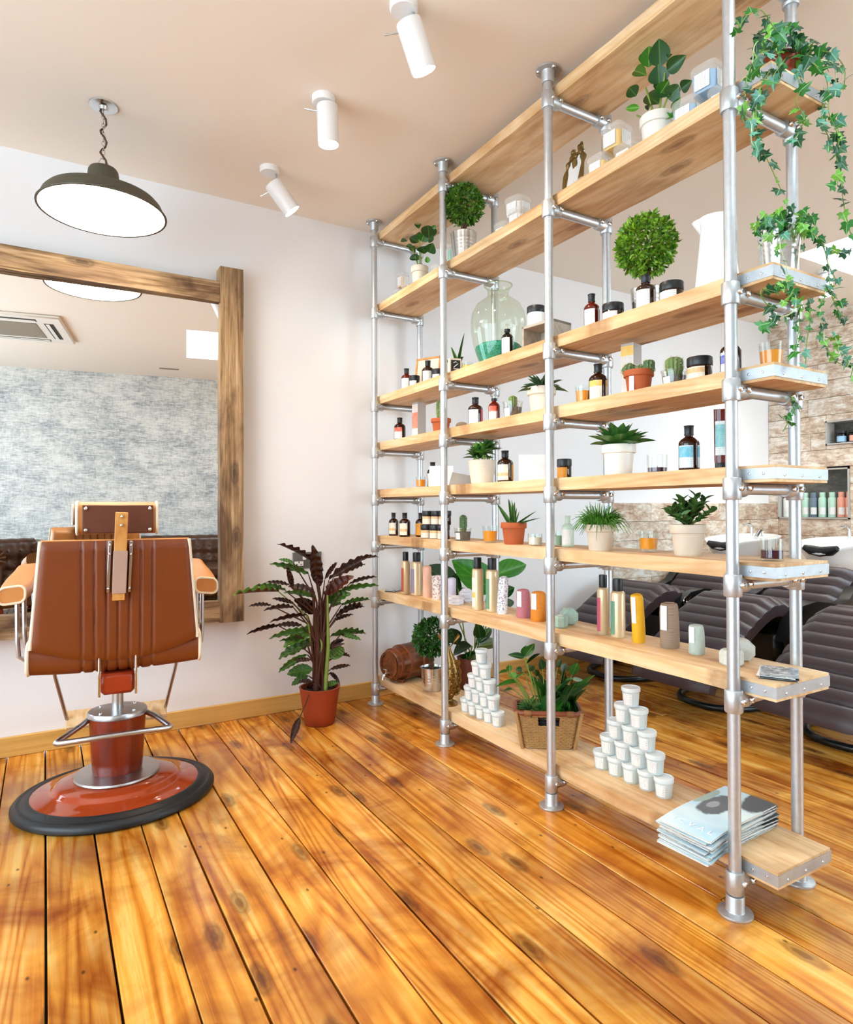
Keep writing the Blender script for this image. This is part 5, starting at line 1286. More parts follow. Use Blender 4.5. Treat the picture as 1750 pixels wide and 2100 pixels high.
# magazines
mag = [(1.546, 1.315), (1.883, 1.335), (1.99, 1.171), (1.565, 1.145)]
MC = Vector((1.748, 1.243)); 
random.seed(21)
for k in range(13):
    top = k == 12
    lab = 'topmost magazine of the stack, pale blue cover with a dark reclining figure' if top else 'magazine in the stack on the lowest board, %s' % (['at the very bottom', 'second from the bottom', 'third from the bottom', 'fourth from the bottom', 'fifth from the bottom', 'sixth from the bottom', 'in the exact middle', 'seventh from the top', 'fifth below the cover one', 'fourth below the cover one', 'third below the cover one', 'second below the cover one'][k])
    t = thing('magazine', lab, 'magazine', (MC.x + random.uniform(-.008, .008), MC.y + random.uniform(-.004, .004), ZS[1] + k * .0053), R(2.5) + random.uniform(-.045, .045), 'stack of magazines')
    w, d = .35, .165
    def sag(x): return -.014 * max(0, (-x - .04) / .135) ** 2 * (1 - .2 * k / 12) - .004 * max(0, (x - .1) / .08) ** 2 * 0
    def slab(z0, z1, inset):
        n = 12; vs = []; fs = []
        for i in range(n + 1):
            x = -w / 2 + w * i / n; x2 = max(-w / 2 + inset, min(w / 2 - inset, x))
            for y, z in ((-d / 2 + inset, z0), (d / 2 - inset, z0), (d / 2 - inset, z1), (-d / 2 + inset, z1)): vs.append((x2, y, z + sag(x2)))
        for i in range(n):
            for j in range(4): j2 = (j + 1) % 4; fs.append((i * 4 + j, i * 4 + 4 + j, i * 4 + 4 + j2, i * 4 + j2))
        fs += [(0, 1, 2, 3), (n * 4 + 3, n * 4 + 2, n * 4 + 1, n * 4)]
        return MB().add(vs, fs)
    part('pages', slab(.0005, .0044, .0015), 'paper_page', t, 30)
    cv = part('cover', slab(.0044, .0052, 0), 'magazine_cover', t, 30)
    part('back_cover', slab(0, .0005, 0), 'photo_card' if k % 3 else 'paper_white', t, 30)
    if top:
        for ci, (chh, px) in enumerate([('N', .062), ('C', .031), ('V', .0), ('A', -.031), ('L', -.060)]):
            fc = bpy.data.curves.new('letter', 'FONT'); fc.body = chh; fc.size = .031; fc.extrude = .0002; fc.align_x = 'CENTER'
            tmp = bpy.data.objects.new('letter', fc); dg = bpy.context.evaluated_depsgraph_get()
            COL.objects.link(tmp); dg.update(); me = bpy.data.meshes.new_from_object(tmp.evaluated_get(dg)); COL.objects.unlink(tmp); bpy.data.objects.remove(tmp)
            me.materials.clear(); me.materials.append(MATS['print_white'])
            o = link('letter', me, cv); o.location = (-.150, px, .0062 + sag(-.150)); o.rotation_euler = (R(8), 0, R(-90))

# bottles standing in the niches
def nbottle(x, y, z, h, r, mat, label):
    t = thing('niche_bottle', label, 'bottle', (x, y, z), 0, 'pastel bottles in the lower niche')
    part('body', MB().lathe([(r * .92, 0), (r, .004), (r, h * .72), (r * .9, h * .78), (r * .66, h * .80)], 18), mat, t)
    part('cap', MB().lathe([(r * .68, h * .79), (r * .72, h * .81), (r * .72, h * .98), (r * .66, h), (r * .02, h)], 16), mat, t)
    a = facing(x, y); part('label', patch(r * 1.01, h * .12, h * .40, a - .8, a + .8), 'label_white', t); return t
zl = NICH[1][2] + .013
for k, (y, m, n) in enumerate([(3.40, 'white_bottle', 'white bottle at the far end of the lower niche'), (3.31, 'white_bottle', 'white bottle behind the back upright in the lower niche'), (3.235, 'mint_bottle', 'mint bottle left of the slate one in the lower niche'), (3.165, 'slate_bottle', 'slate blue bottle in the lower niche'), (3.09, 'mint_bottle', 'mint bottle right of the slate one in the lower niche'), (3.01, 'mint_bottle', 'mint bottle left of the coral one in the lower niche'), (2.935, 'coral_bottle', 'coral bottle in the lower niche'), (2.876, 'coral_bottle', 'coral bottle at the near end of the lower niche')]):
    nbottle(XR + .05, y, zl, .215, .032 if k < 7 else .026, m, n)
zu = NICH[0][2] + .013
for y, m, n in [(2.93, 'blue_tin', 'dark jar with blue label in the upper niche'), (2.83, 'coral_bottle', 'dark jar with coral label in the upper niche'), (2.73, 'blue_tin', 'dark jar with blue label at the right edge of the upper niche')]:
    t = thing('niche_jar', n, 'jar', (XR + .05, y, zu), 0, 'dark jars in the upper niche')
    part('body', MB().lathe([(.036, 0), (.04, .003), (.04, .07), (.03, .08)], 20), 'black_glass', t); part('lid', MB().lathe([(.034, .078), (.036, .08), (.036, .10), (.002, .102)], 18), 'cap_black', t)
    part('label', patch(.0405, .008, .055, facing(5.7, y) - 1, facing(5.7, y) + 1), m, t)
# ------------------------------------------------------------------ plants
# leaf tables: base xyz, tip xyz, width, kind (metres, room coordinates)
CALATHEA=[(1.221,3.246,0.845,1.023,3.19,0.968,0.02,'d'),
(1.245,3.272,0.74,1.197,3.174,0.933,0.062,'d'),
(1.26,3.263,0.717,1.231,3.233,0.851,0.045,'d'),
(1.186,3.225,0.787,0.994,3.261,0.859,0.033,'g'),
(1.105,3.223,0.849,1.034,3.247,0.875,0.011,'g'),
(1.097,3.226,0.731,1.056,3.178,0.841,0.027,'d'),
(1.286,3.254,0.75,1.39,3.325,0.846,0.023,'d'),
(1.301,3.23,0.752,1.546,3.205,0.894,0.034,'d'),
(1.342,3.27,0.757,1.576,3.35,0.834,0.046,'d'),
(1.446,3.266,0.839,1.602,3.239,0.873,0.015,'d'),
(1.304,3.298,0.659,1.403,3.169,0.777,0.069,'m'),
(1.368,3.289,0.673,1.591,3.218,0.718,0.029,'g'),
(1.418,3.232,0.722,1.561,3.184,0.767,0.014,'d'),
(1.229,3.245,0.676,1.11,3.323,0.732,0.051,'d'),
(1.086,3.234,0.736,0.976,3.276,0.761,0.016,'d'),
(1.076,3.271,0.706,0.91,3.234,0.755,0.028,'g'),
(1.039,3.264,0.703,0.789,3.173,0.735,0.019,'l'),
(1.221,3.225,0.662,1.053,3.201,0.715,0.028,'g'),
(1.24,3.274,0.581,1.124,3.246,0.661,0.068,'d'),
(1.112,3.245,0.64,1.01,3.277,0.674,0.022,'d'),
(1.116,3.256,0.616,0.951,3.22,0.631,0.025,'d'),
(1.006,3.284,0.632,0.895,3.3,0.642,0.011,'d'),
(1.185,3.24,0.574,0.992,3.275,0.558,0.017,'d'),
(1.164,3.262,0.517,1.044,3.335,0.525,0.028,'d'),
(1.044,3.278,0.525,0.868,3.218,0.52,0.011,'d'),
(1.31,3.298,0.63,1.397,3.184,0.682,0.063,'g'),
(1.316,3.253,0.601,1.415,3.311,0.62,0.034,'g'),
(1.369,3.232,0.61,1.564,3.258,0.639,0.023,'g'),
(1.334,3.223,0.552,1.535,3.294,0.616,0.034,'d'),
(1.389,3.281,0.568,1.533,3.275,0.595,0.017,'d'),
(1.362,3.29,0.523,1.433,3.223,0.564,0.017,'d'),
(1.252,3.276,0.495,1.066,3.279,0.424,0.068,'l'),
(1.213,3.266,0.483,0.988,3.251,0.483,0.034,'g'),
(1.244,3.287,0.42,1.057,3.349,0.351,0.063,'g'),
(1.21,3.258,0.44,1.051,3.293,0.453,0.017,'g'),
(1.151,3.225,0.413,1.119,3.3,0.364,0.028,'g'),
(1.323,3.272,0.443,1.592,3.359,0.437,0.034,'g'),
(1.391,3.286,0.445,1.48,3.217,0.424,0.029,'g'),
(1.308,3.251,0.391,1.419,3.294,0.421,0.028,'d'),
(1.303,3.222,0.335,1.395,3.252,0.387,0.062,'g'),
(1.301,3.233,0.384,1.366,3.183,0.419,0.017,'d'),
(1.34,3.225,0.347,1.466,3.314,0.321,0.014,'d'),
(1.306,3.23,0.276,1.417,3.21,0.295,0.011,'d'),
(1.189,3.251,0.365,1.05,3.334,0.276,0.034,'g'),
(1.198,3.226,0.341,1.113,3.25,0.347,0.017,'d'),
(1.223,3.264,0.28,1.102,3.337,0.263,0.062,'g'),
(1.208,3.286,0.244,1.124,3.333,0.199,0.04,'g'),
(1.209,3.242,0.225,1.134,3.243,0.235,0.022,'d'),
(1.212,3.249,0.212,1.226,3.337,0.144,0.034,'g'),
(1.333,3.297,0.242,1.344,3.19,0.213,0.014,'d'),
(1.289,3.234,0.193,1.344,3.206,0.214,0.034,'g')]
FALLEN= [[1.179, 3.322, 0.14], [1.14, 3.381, 0.06], [1.138, 3.401, 0.055], [0.975, 3.081, 0.02]]
BIGLEAF=[(2.034,3.1,0.668,2.033,3.5,0.8,0.119,'d'),
(2.034,3.173,0.572,2.051,3.139,0.759,0.105,'d'),
(2.217,3.002,0.65,2.036,3.161,0.839,0.183,'l'),
(2.177,2.973,0.743,2.467,3.001,0.811,0.118,'l'),
(2.07,2.972,0.579,2.033,3.07,0.687,0.07,'d'),
(2.216,2.974,0.63,2.323,2.951,0.681,0.087,'d'),
(2.241,2.995,0.554,2.392,3.039,0.594,0.072,'d'),
(2.045,2.977,0.364,2.043,3.205,0.282,0.077,'d'),
(2.103,3.008,0.368,2.239,3.054,0.442,0.063,'d'),
(2.111,3.005,0.352,2.249,2.988,0.371,0.071,'o'),
(2.041,3.113,0.348,2.052,3.218,0.434,0.088,'d'),
(2.132,3.022,0.394,2.081,2.975,0.492,0.071,'d'),
(2.092,2.979,0.327,2.048,3.139,0.254,0.031,'d')]
ZZC=[(1.781,1.465,2.606,1.758,1.452,2.689,0.058,'d'),
(1.773,1.506,2.627,1.764,1.497,2.695,0.051,'g'),
(1.775,1.433,2.573,1.777,1.363,2.582,0.042,'d'),
(1.774,1.516,2.606,1.807,1.611,2.697,0.035,'g'),
(1.788,1.476,2.556,1.764,1.46,2.608,0.058,'d'),
(1.779,1.566,2.564,1.776,1.599,2.616,0.04,'d'),
(1.782,1.554,2.518,1.762,1.603,2.535,0.02,'l'),
(1.793,1.481,2.494,1.815,1.562,2.585,0.046,'d'),
(1.784,1.436,2.483,1.784,1.395,2.501,0.053,'d'),
(1.775,1.461,2.512,1.761,1.417,2.525,0.042,'g'),
(1.781,1.384,2.487,1.771,1.338,2.483,0.033,'d'),
(1.793,1.476,2.445,1.765,1.394,2.401,0.019,'l'),
(1.774,1.498,2.453,1.812,1.58,2.502,0.012,'g'),
(1.786,1.419,2.44,1.764,1.375,2.446,0.023,'g'),
(1.786,1.424,2.435,1.757,1.366,2.391,0.026,'g'),
(1.786,1.522,2.491,1.814,1.546,2.54,0.016,'d'),
(1.794,1.425,2.503,1.797,1.41,2.525,0.034,'d'),
(1.779,1.535,2.662,1.777,1.543,2.702,0.02,'g'),
(1.777,1.429,2.613,1.801,1.442,2.649,0.015,'g'),
(1.786,1.46,2.519,1.802,1.487,2.594,0.042,'d'),
(1.781,1.479,2.536,1.768,1.423,2.486,0.039,'d')]
ZZA=[(1.772,2.97,2.571,1.794,3.018,2.677,0.073,'d'),
(1.773,3.082,2.668,1.783,3.13,2.74,0.031,'g'),
(1.773,3.056,2.589,1.779,3.03,2.625,0.056,'g'),
(1.758,2.911,2.601,1.766,2.894,2.614,0.018,'g'),
(1.762,3.061,2.583,1.737,3.132,2.635,0.037,'d'),
(1.754,3.176,2.629,1.752,3.268,2.668,0.019,'d'),
(1.759,2.996,2.497,1.777,3.05,2.569,0.061,'d'),
(1.776,2.976,2.5,1.762,2.917,2.525,0.055,'d'),
(1.775,3.124,2.551,1.794,3.223,2.628,0.032,'g'),
(1.776,3.05,2.494,1.757,3.183,2.541,0.031,'d'),
(1.758,3.107,2.567,1.749,3.194,2.615,0.019,'g'),
(1.758,2.899,2.536,1.747,2.94,2.56,0.036,'d'),
(1.768,3.012,2.442,1.789,3.136,2.481,0.015,'g'),
(1.773,2.984,2.447,1.764,2.98,2.48,0.025,'l'),
(1.769,3.061,2.603,1.783,3.137,2.672,0.037,'d')]
BASKETLEAF=[(1.689,2.083,0.517,1.631,2.116,0.533,0.028,'d'),
(1.719,2.116,0.51,1.735,2.128,0.555,0.044,'g'),
(1.714,2.11,0.514,1.755,2.098,0.567,0.036,'g'),
(1.701,2.087,0.489,1.817,2.129,0.519,0.015,'d'),
(1.619,2.093,0.465,1.648,2.13,0.487,0.025,'g'),
(1.632,2.119,0.458,1.566,2.09,0.473,0.018,'g'),
(1.659,2.096,0.436,1.652,2.145,0.447,0.031,'l'),
(1.666,2.109,0.412,1.54,2.067,0.432,0.023,'l'),
(1.644,2.085,0.436,1.672,2.065,0.464,0.01,'g'),
(1.705,2.116,0.46,1.68,2.131,0.46,0.026,'d'),
(1.726,2.086,0.455,1.762,2.133,0.472,0.036,'d'),
(1.815,2.119,0.447,1.802,2.116,0.492,0.04,'d'),
(1.958,2.094,0.408,2.001,2.105,0.457,0.046,'g'),
(1.942,2.085,0.398,2.004,2.051,0.379,0.019,'p'),
(1.654,2.119,0.386,1.607,2.115,0.389,0.015,'g'),
(1.911,2.101,0.423,1.971,2.143,0.455,0.032,'d'),
(1.918,2.097,0.38,1.991,2.137,0.388,0.021,'g'),
(1.776,2.113,0.422,1.734,2.071,0.473,0.029,'d'),
(1.831,2.09,0.462,1.829,2.079,0.501,0.024,'d'),
(1.872,2.09,0.452,1.911,2.109,0.483,0.021,'d')]
IVY_HIGH= [[[1.818, 1.06, 2.439], [1.641, 0.985, 2.373], [1.578, 0.985, 2.4], [1.516, 0.985, 2.357], [1.472, 0.985, 2.295]], [[1.789, 1.06, 2.421], [1.576, 0.985, 2.286], [1.524, 0.985, 2.218], [1.51, 0.985, 2.152], [1.497, 0.985, 2.087]], [[1.789, 1.06, 2.407], [1.586, 0.985, 2.214], [1.558, 0.985, 2.155], [1.563, 0.985, 2.069], [1.615, 0.985, 2.008], [1.668, 0.985, 1.952]], [[1.837, 1.06, 2.425], [1.639, 0.985, 2.257], [1.596, 0.985, 2.192], [1.574, 0.985, 2.135]], [[1.886, 1.06, 2.442], [1.818, 0.985, 2.345], [1.872, 0.985, 2.336], [1.896, 0.985, 2.29], [1.895, 0.985, 2.234], [1.94, 0.985, 2.185], [1.944, 0.985, 2.124], [1.956, 0.985, 2.071], [1.963, 0.985, 2.017], [1.98, 0.985, 1.965], [2.013, 0.985, 1.902]], [[1.886, 1.06, 2.449], [1.847, 0.985, 2.366], [1.922, 0.985, 2.381], [1.934, 0.985, 2.33], [1.926, 0.985, 2.279]], [[1.911, 1.06, 2.465], [1.873, 0.985, 2.398], [1.928, 0.985, 2.408], [1.982, 0.985, 2.385], [1.973, 0.985, 2.322]], [[1.861, 1.06, 2.405], [1.751, 0.985, 2.256], [1.732, 0.985, 2.21], [1.773, 0.985, 2.183], [1.737, 0.985, 2.12], [1.692, 0.985, 2.096]], [[2.013, 1.06, 2.384], [1.864, 0.985, 2.198], [1.886, 0.985, 2.17], [1.918, 0.985, 2.145], [1.863, 0.985, 2.122]], [[1.789, 1.06, 2.421], [1.608, 0.985, 2.336], [1.556, 0.985, 2.304], [1.545, 0.985, 2.263], [1.534, 0.985, 2.203]], [[2.08, 1.06, 2.302], [1.95, 0.985, 2.174], [1.931, 0.985, 2.134], [1.943, 0.985, 2.089], [1.937, 0.985, 2.039]], [[1.695, 1.06, 2.28], [1.543, 0.985, 2.113], [1.536, 0.985, 2.049], [1.565, 0.985, 2.039]]]
IVY_LOW= [[[1.878, 1.06, 1.929], [1.816, 0.985, 1.874], [1.864, 0.985, 1.844], [1.888, 0.985, 1.801], [1.925, 0.985, 1.759], [1.874, 0.985, 1.723]], [[1.829, 1.06, 1.919], [1.655, 0.985, 1.814], [1.681, 0.985, 1.768], [1.687, 0.985, 1.743], [1.698, 0.985, 1.726]], [[1.928, 1.06, 1.94], [1.852, 0.985, 1.855], [1.926, 0.985, 1.849], [1.978, 0.985, 1.853]], [[1.781, 1.06, 1.894], [1.591, 0.985, 1.814], [1.559, 0.985, 1.782]], [[1.758, 1.06, 1.903], [1.571, 0.985, 1.853], [1.54, 0.985, 1.834]], [[1.925, 1.06, 1.732], [1.793, 0.985, 1.63], [1.776, 0.985, 1.574], [1.77, 0.985, 1.514]], [[2.003, 1.06, 1.767], [1.841, 0.985, 1.664], [1.86, 0.985, 1.612], [1.859, 0.985, 1.578]], [[2.031, 1.06, 1.83], [1.899, 0.985, 1.727], [1.916, 0.985, 1.705], [1.957, 0.985, 1.702]], [[2.062, 1.06, 1.75], [1.941, 0.985, 1.679], [1.988, 0.985, 1.665]], [[1.827, 1.06, 1.772], [1.653, 0.985, 1.702], [1.6, 0.985, 1.69], [1.568, 0.985, 1.672], [1.599, 0.985, 1.646], [1.653, 0.985, 1.658], [1.715, 0.985, 1.697]], [[1.851, 1.06, 1.755], [1.724, 0.985, 1.659], [1.679, 0.985, 1.629], [1.641, 0.985, 1.627]], [[1.732, 1.06, 1.64], [1.588, 0.985, 1.585], [1.559, 0.985, 1.591]], [[2.001, 1.06, 1.635], [1.884, 0.985, 1.561], [1.939, 0.985, 1.533], [2.007, 0.985, 1.534], [1.998, 0.985, 1.498]], [[2.055, 1.06, 1.657], [1.947, 0.985, 1.569], [1.999, 0.985, 1.554]], [[1.875, 1.06, 1.745], [1.742, 0.985, 1.622], [1.717, 0.985, 1.528]]]
IVY_TAIL= [[[1.879, 1.09, 1.452], [1.913, 1.09, 1.429], [1.923, 1.09, 1.408]], [[1.899, 1.09, 1.449], [1.878, 1.09, 1.397], [1.831, 1.09, 1.383]], [[1.873, 1.09, 1.39], [1.853, 1.09, 1.36], [1.838, 1.09, 1.345]]]
def leaf_mesh(name, mat, outline, ny=9, curl=0.12, fold=0.12, wav=0.0, wn=7):
    """unit leaf along +y (length 1), half width from outline(v); bends down towards the tip"""
    mb = MB()
    def fn(u, v):
        w = outline(v); x = (u - .5) * 2 * w; z = fold * abs(x) - curl * v * v + (wav * math.sin(wn * 2 * math.pi * v) * abs(u - .5) * 2 if wav else 0)
        return (x, v, z)
    mb.grid(fn, 5, ny); me = mb.mesh(name, mat, 80); return me
def o_ovate(v): return max(.012, .5 * math.sin(math.pi * min(1, v ** .75)) ** .8) if 0 < v < 1 else .012
def o_lance(v): return max(.012, .5 * math.sin(math.pi * v ** .85) ** .7) if 0 < v < 1 else .012
def o_strap(v): return .5 * (1 - v) ** .6 if v < 1 else .004
LEAVES = {}
def leafmesh(kind, mat):
    k = (kind, mat)
    if k not in LEAVES:
        LEAVES[k] = {'ovate': lambda: leaf_mesh('leaf', mat, o_ovate, 9, .10, .25), 'wavy': lambda: leaf_mesh('leaf', mat, o_lance, 43, .10, .22, .032, 6),
                     'lance': lambda: leaf_mesh('leaf', mat, o_lance, 9, .15, .3), 'strap': lambda: leaf_mesh('leaf', mat, o_strap, 8, .22, .5)}[kind]()
    return LEAVES[k]
CAMP = Vector((0, 0, 1.12))
def put_leaf(me, parent, b, e, w, rnd, tilt=.5, up=None):
    b = Vector(b); e = Vector(e); d = e - b; L = d.length
    if L < 1e-4: return
    d /= L
    if up is None:
        n = (CAMP - b).normalized() * (1 - tilt) + Vector((rnd.uniform(-.5, .5), rnd.uniform(-.5, .5), 1.0)) * tilt
    else: n = Vector(up)
    n = n - d * n.dot(d); n = n.normalized() if n.length > 1e-4 else d.orthogonal().normalized()
    x = d.cross(n)
    o = link('leaf', me, parent); po = parent.location
    o.matrix_local = Matrix(((x.x * w, d.x * L, n.x * L, b.x - po.x), (x.y * w, d.y * L, n.y * L, b.y - po.y), (x.z * w, d.z * L, n.z * L, b.z - po.z), (0, 0, 0, 1)))
    return o
def bend(a, b, k=.02, n=6, side=0):
    a, b = Vector(a), Vector(b); m = (a + b) / 2 + Vector((side, 0, k)); return [tuple((1 - t) ** 2 * a + 2 * t * (1 - t) * m + t * t * b) for t in [i / n for i in range(n + 1)]]
def loc(p, t): return tuple(Vector(p) - t.location)

# tall calathea on the floor
t = pot('calathea', 'terracotta_plastic', 1, 1.255, 3.25, .192, .106, 'tall dark wavy leaved calathea in a red pot on the floor by the wall', z=0, taper=.74, rim=False)
rnd = random.Random(2); cm = {'d': 'calathea_dark', 'g': 'calathea_green', 'l': 'calathea_light', 'm': 'calathea_maroon'}
for (bx, by, bz, ex, ey, ez, w, k) in CALATHEA:
    L = (Vector((ex, ey, ez)) - Vector((bx, by, bz))).length
    put_leaf(leafmesh('wavy', cm[k]), t, (bx, by, bz), (ex, ey, ez), max(w * 1.12, .024), rnd, .4)
    root = (1.255 + rnd.uniform(-.03, .03), 3.25 + rnd.uniform(-.03, .03), .18)
    mid = (1.255 + (bx - 1.255) * .25 + rnd.uniform(-.02, .02), 3.25 + rnd.uniform(-.03, .03), .18 + (bz - .18) * .75)
    part('stalk', MB().tube([loc(root, t), loc(mid, t), loc((bx, by, bz), t)], [.0065, .005, .0028], 6), 'stem_maroon' if k != 'l' else 'stem_green', t)
for k in range(7):
    x = 1.255 + rnd.uniform(-.025, .03); y = 3.25 + rnd.uniform(-.03, .02); part('stalk', MB().tube([loc((x, y, .17), t), loc((x + rnd.uniform(-.02, .02), y, .40), t), loc((x + rnd.uniform(-.03, .03), y, .60 + rnd.uniform(0, .12)), t)], [.012, .010, .005], 8), 'stem_maroon' if k % 3 else 'stem_green', t)
part('stalk', MB().tube([loc((1.18, 3.2, .185), t), loc((1.15, 3.16, .15), t), loc((1.09, 3.10, .09), t)], .003, 6), 'stem_maroon', t)
put_leaf(leafmesh('wavy', 'leaf_dry'), t, (1.092, 3.105, .088), (1.02, 3.02, .012), .036, rnd, .3)

# big leaved plant standing on the floor behind the divider
t = pot('broad_leaf_plant', 'brown_plastic', 1, 2.10, 3.06, .285, .085, 'broad leaved plant in a tall brown pot on the floor behind the divider', z=0, taper=.8, rim=False)
bm = {'d': 'leaf_dark', 'l': 'broad_leaf', 'o': 'leaf_olive'}
for (bx, by, bz, ex, ey, ez, w, k) in BIGLEAF:
    put_leaf(leafmesh('ovate', bm[k]), t, (bx, by, bz), (ex, ey, ez), w, rnd, .25)
    part('stalk', MB().tube(bend(loc((2.10 + rnd.uniform(-.03, .03), 3.06, .25), t), loc((bx, by, bz), t), .03), .004, 6), 'stem_green', t)
part('pot_sticker', patch(.0745, .10, .15, facing(2.10, 3.06) - .5, facing(2.10, 3.06) - .05, 6, .078), 'paper_white', t)

# rubber plants on the second highest board
def stemmy(name, mat, x, y, h, r, table, label, stems):
    t = pot(name, mat, 7, x, y, h, r, label, group='small rubber plants'); mm = {'d': 'leaf_dark', 'g': 'leaf_green', 'l': 'leaf_light'}; rnd = random.Random(len(table))
    for (bx, by, bz, ex, ey, ez, w, k) in table:
        put_leaf(leafmesh('ovate', mm[k]), t, (bx, by, bz), (ex, ey, ez), w * 1.2, rnd, .12)
    for a, b in stems: part('stem', MB().tube(bend(loc(a, t), loc(b, t), .0), .0032, 6), 'stem_green', t)
    return t
zc = ZS[7] + .1
stemmy('rubber_plant', 'white_pot', 1.785, 1.485, .118, .056, ZZC, 'rubber plant in a white pot between the yellow and blue tubs', [((1.785, 1.485, zc), (1.785, 1.53, 2.575)), ((1.785, 1.49, zc), (1.785, 1.57, 2.50)), ((1.785, 1.48, zc), (1.785, 1.45, 2.58)), ((1.785, 1.48, zc), (1.785, 1.42, 2.52)), ((1.785, 1.48, zc), (1.785, 1.46, 2.54))])
stemmy('rubber_plant', 'cream_pot', 1.765, 3.06, .118, .048, ZZA, 'small rubber plant in a cream pot near the far wall', [((1.765, 3.06, zc), (1.765, 3.06, 2.60)), ((1.765, 3.06, zc), (1.765, 3.14, 2.58)), ((1.765, 3.06, zc), (1.765, 3.04, 2.54))])

# ball shaped topiaries
def topiary(L, x, y, ph, pr, zc, rb, mat, label, seed, n=1700, squash=1.0):
    t = pot('topiary_tree', 'zinc_pot', L, x, y, ph, pr, label, ribs=1, rim=False, taper=.80, group='ball topiaries in zinc pots'); rnd = random.Random(seed)
    zr = zc - ZS[L]
    for k in range(3):
        a = k * 2.1; part('trunk', MB().tube([(.010 * math.cos(a + q * 1.6), .010 * math.sin(a + q * 1.6), ph * .85 + (zr - rb * .4 - ph * .85) * q / 5) for q in range(6)], .0065, 7), 'trunk_bark', t)
    mb = MB()
    for k in range(n):
        d = Vector((rnd.gauss(0, 1), rnd.gauss(0, 1), rnd.gauss(0, 1))).normalized(); rr_ = rb * (rnd.random() ** .33) * rnd.uniform(.9, 1.08)
        if rnd.random() < .55: rr_ = rb * rnd.uniform(.88, 1.08)
        p = Vector((0, 0, zr)) + Vector((d.x * rr_, d.y * rr_, d.z * rr_ * squash)); ll = rb * rnd.uniform(.18, .32)
        dr = (d * .7 + Vector((rnd.uniform(-1, 1), rnd.uniform(-1, 1), rnd.uniform(-.9, .6))) * .8).normalized(); s = dr.orthogonal().normalized(); s = (Matrix.Rotation(rnd.uniform(0, 6.28), 3, dr) @ s); nn = dr.cross(s)
        w = ll * .26
        mb.add([tuple(p), tuple(p + dr * ll * .45 + s * w + nn * w * .4), tuple(p + dr * ll), tuple(p + dr * ll * .45 - s * w + nn * w * .4), tuple(p + dr * ll * .5)], [(0, 4, 1), (1, 4, 2), (2, 4, 3), (3, 4, 0)])
    part('foliage', mb, mat, t, 0, 'stuff')
    for k in range(26):
        d = Vector((rnd.gauss(0, 1), rnd.gauss(0, 1), rnd.gauss(0, .8))).normalized(); part('twig', MB().tube([(0, 0, zr - rb * .45), tuple(Vector((0, 0, zr)) + d * rb * .9)], [.003, .001], 4), 'trunk_bark', t) if k < 9 else None
    return t
topiary(7, 1.755, 2.612, .132, .064, 2.602, .084, 'ball_mid', 'round topiary in a ribbed zinc pot right of the second upright, under the top board', 5)
topiary(6, 1.85, 1.588, .118, .056, 2.062, .092, 'ball_bright', 'bright green round topiary in a zinc bucket right of the third upright', 6, 1900, 1.05)
topiary(1, 1.80, 3.006, .125, .062, .435, .092, 'ball_dark', 'dark green round topiary in a zinc pot on the lowest board beside the barrel', 7, 1700, 1.0)

# rosettes
def rosette(t, z, mat, n, L, W, rnd, e0=75, e1=10, kind='strap', rad=.008, tiers=3, spread=0.0):
    k = 0
    for q in range(n):
        f = q / max(1, n - 1); el = R(e0 + (e1 - e0) * f + rnd.uniform(-7, 7)); az = q * 2.39996 + rnd.uniform(-.15, .15); l = L * rnd.uniform(.85, 1.1) * (.75 + .25 * f)
        d = Vector((math.cos(az) * math.cos(el), math.sin(az) * math.cos(el), math.sin(el))); b = t.location + Vector((rad * math.cos(az), rad * math.sin(az), z + spread * (1 - f)))
        put_leaf(leafmesh(kind, mat), t, b, b + d * l, W, rnd, up=Vector((-math.cos(az) * math.sin(el), -math.sin(az) * math.sin(el), math.cos(el))))
def succulent_leaves(t, z, mat, n, L, W, rnd, e0=70, e1=12, rad=.01): rosette(t, z, mat, n, L, W, rnd, e0, e1, 'ovate', rad)
rnd = random.Random(31)
# board 6: aloe
t = pot('aloe', 'cream_pot', 6, 1.835, 2.79, .085, .04, 'small aloe in a pale pot beside the second upright')
for b, e in (((0, 0, .08), (.0, .075, .21)), ((.0, -.004, .08), (.0, -.055, .235)), ((.0, .01, .08), (-.03, .13, .135)), ((.01, 0, .08), (.07, .05, .16)), ((0, .0, .08), (-.05, -.02, .15))):
    put_leaf(leafmesh('strap', 'aloe_leaf'), t, t.location + Vector(b), t.location + Vector(e), .019, rnd, .2)
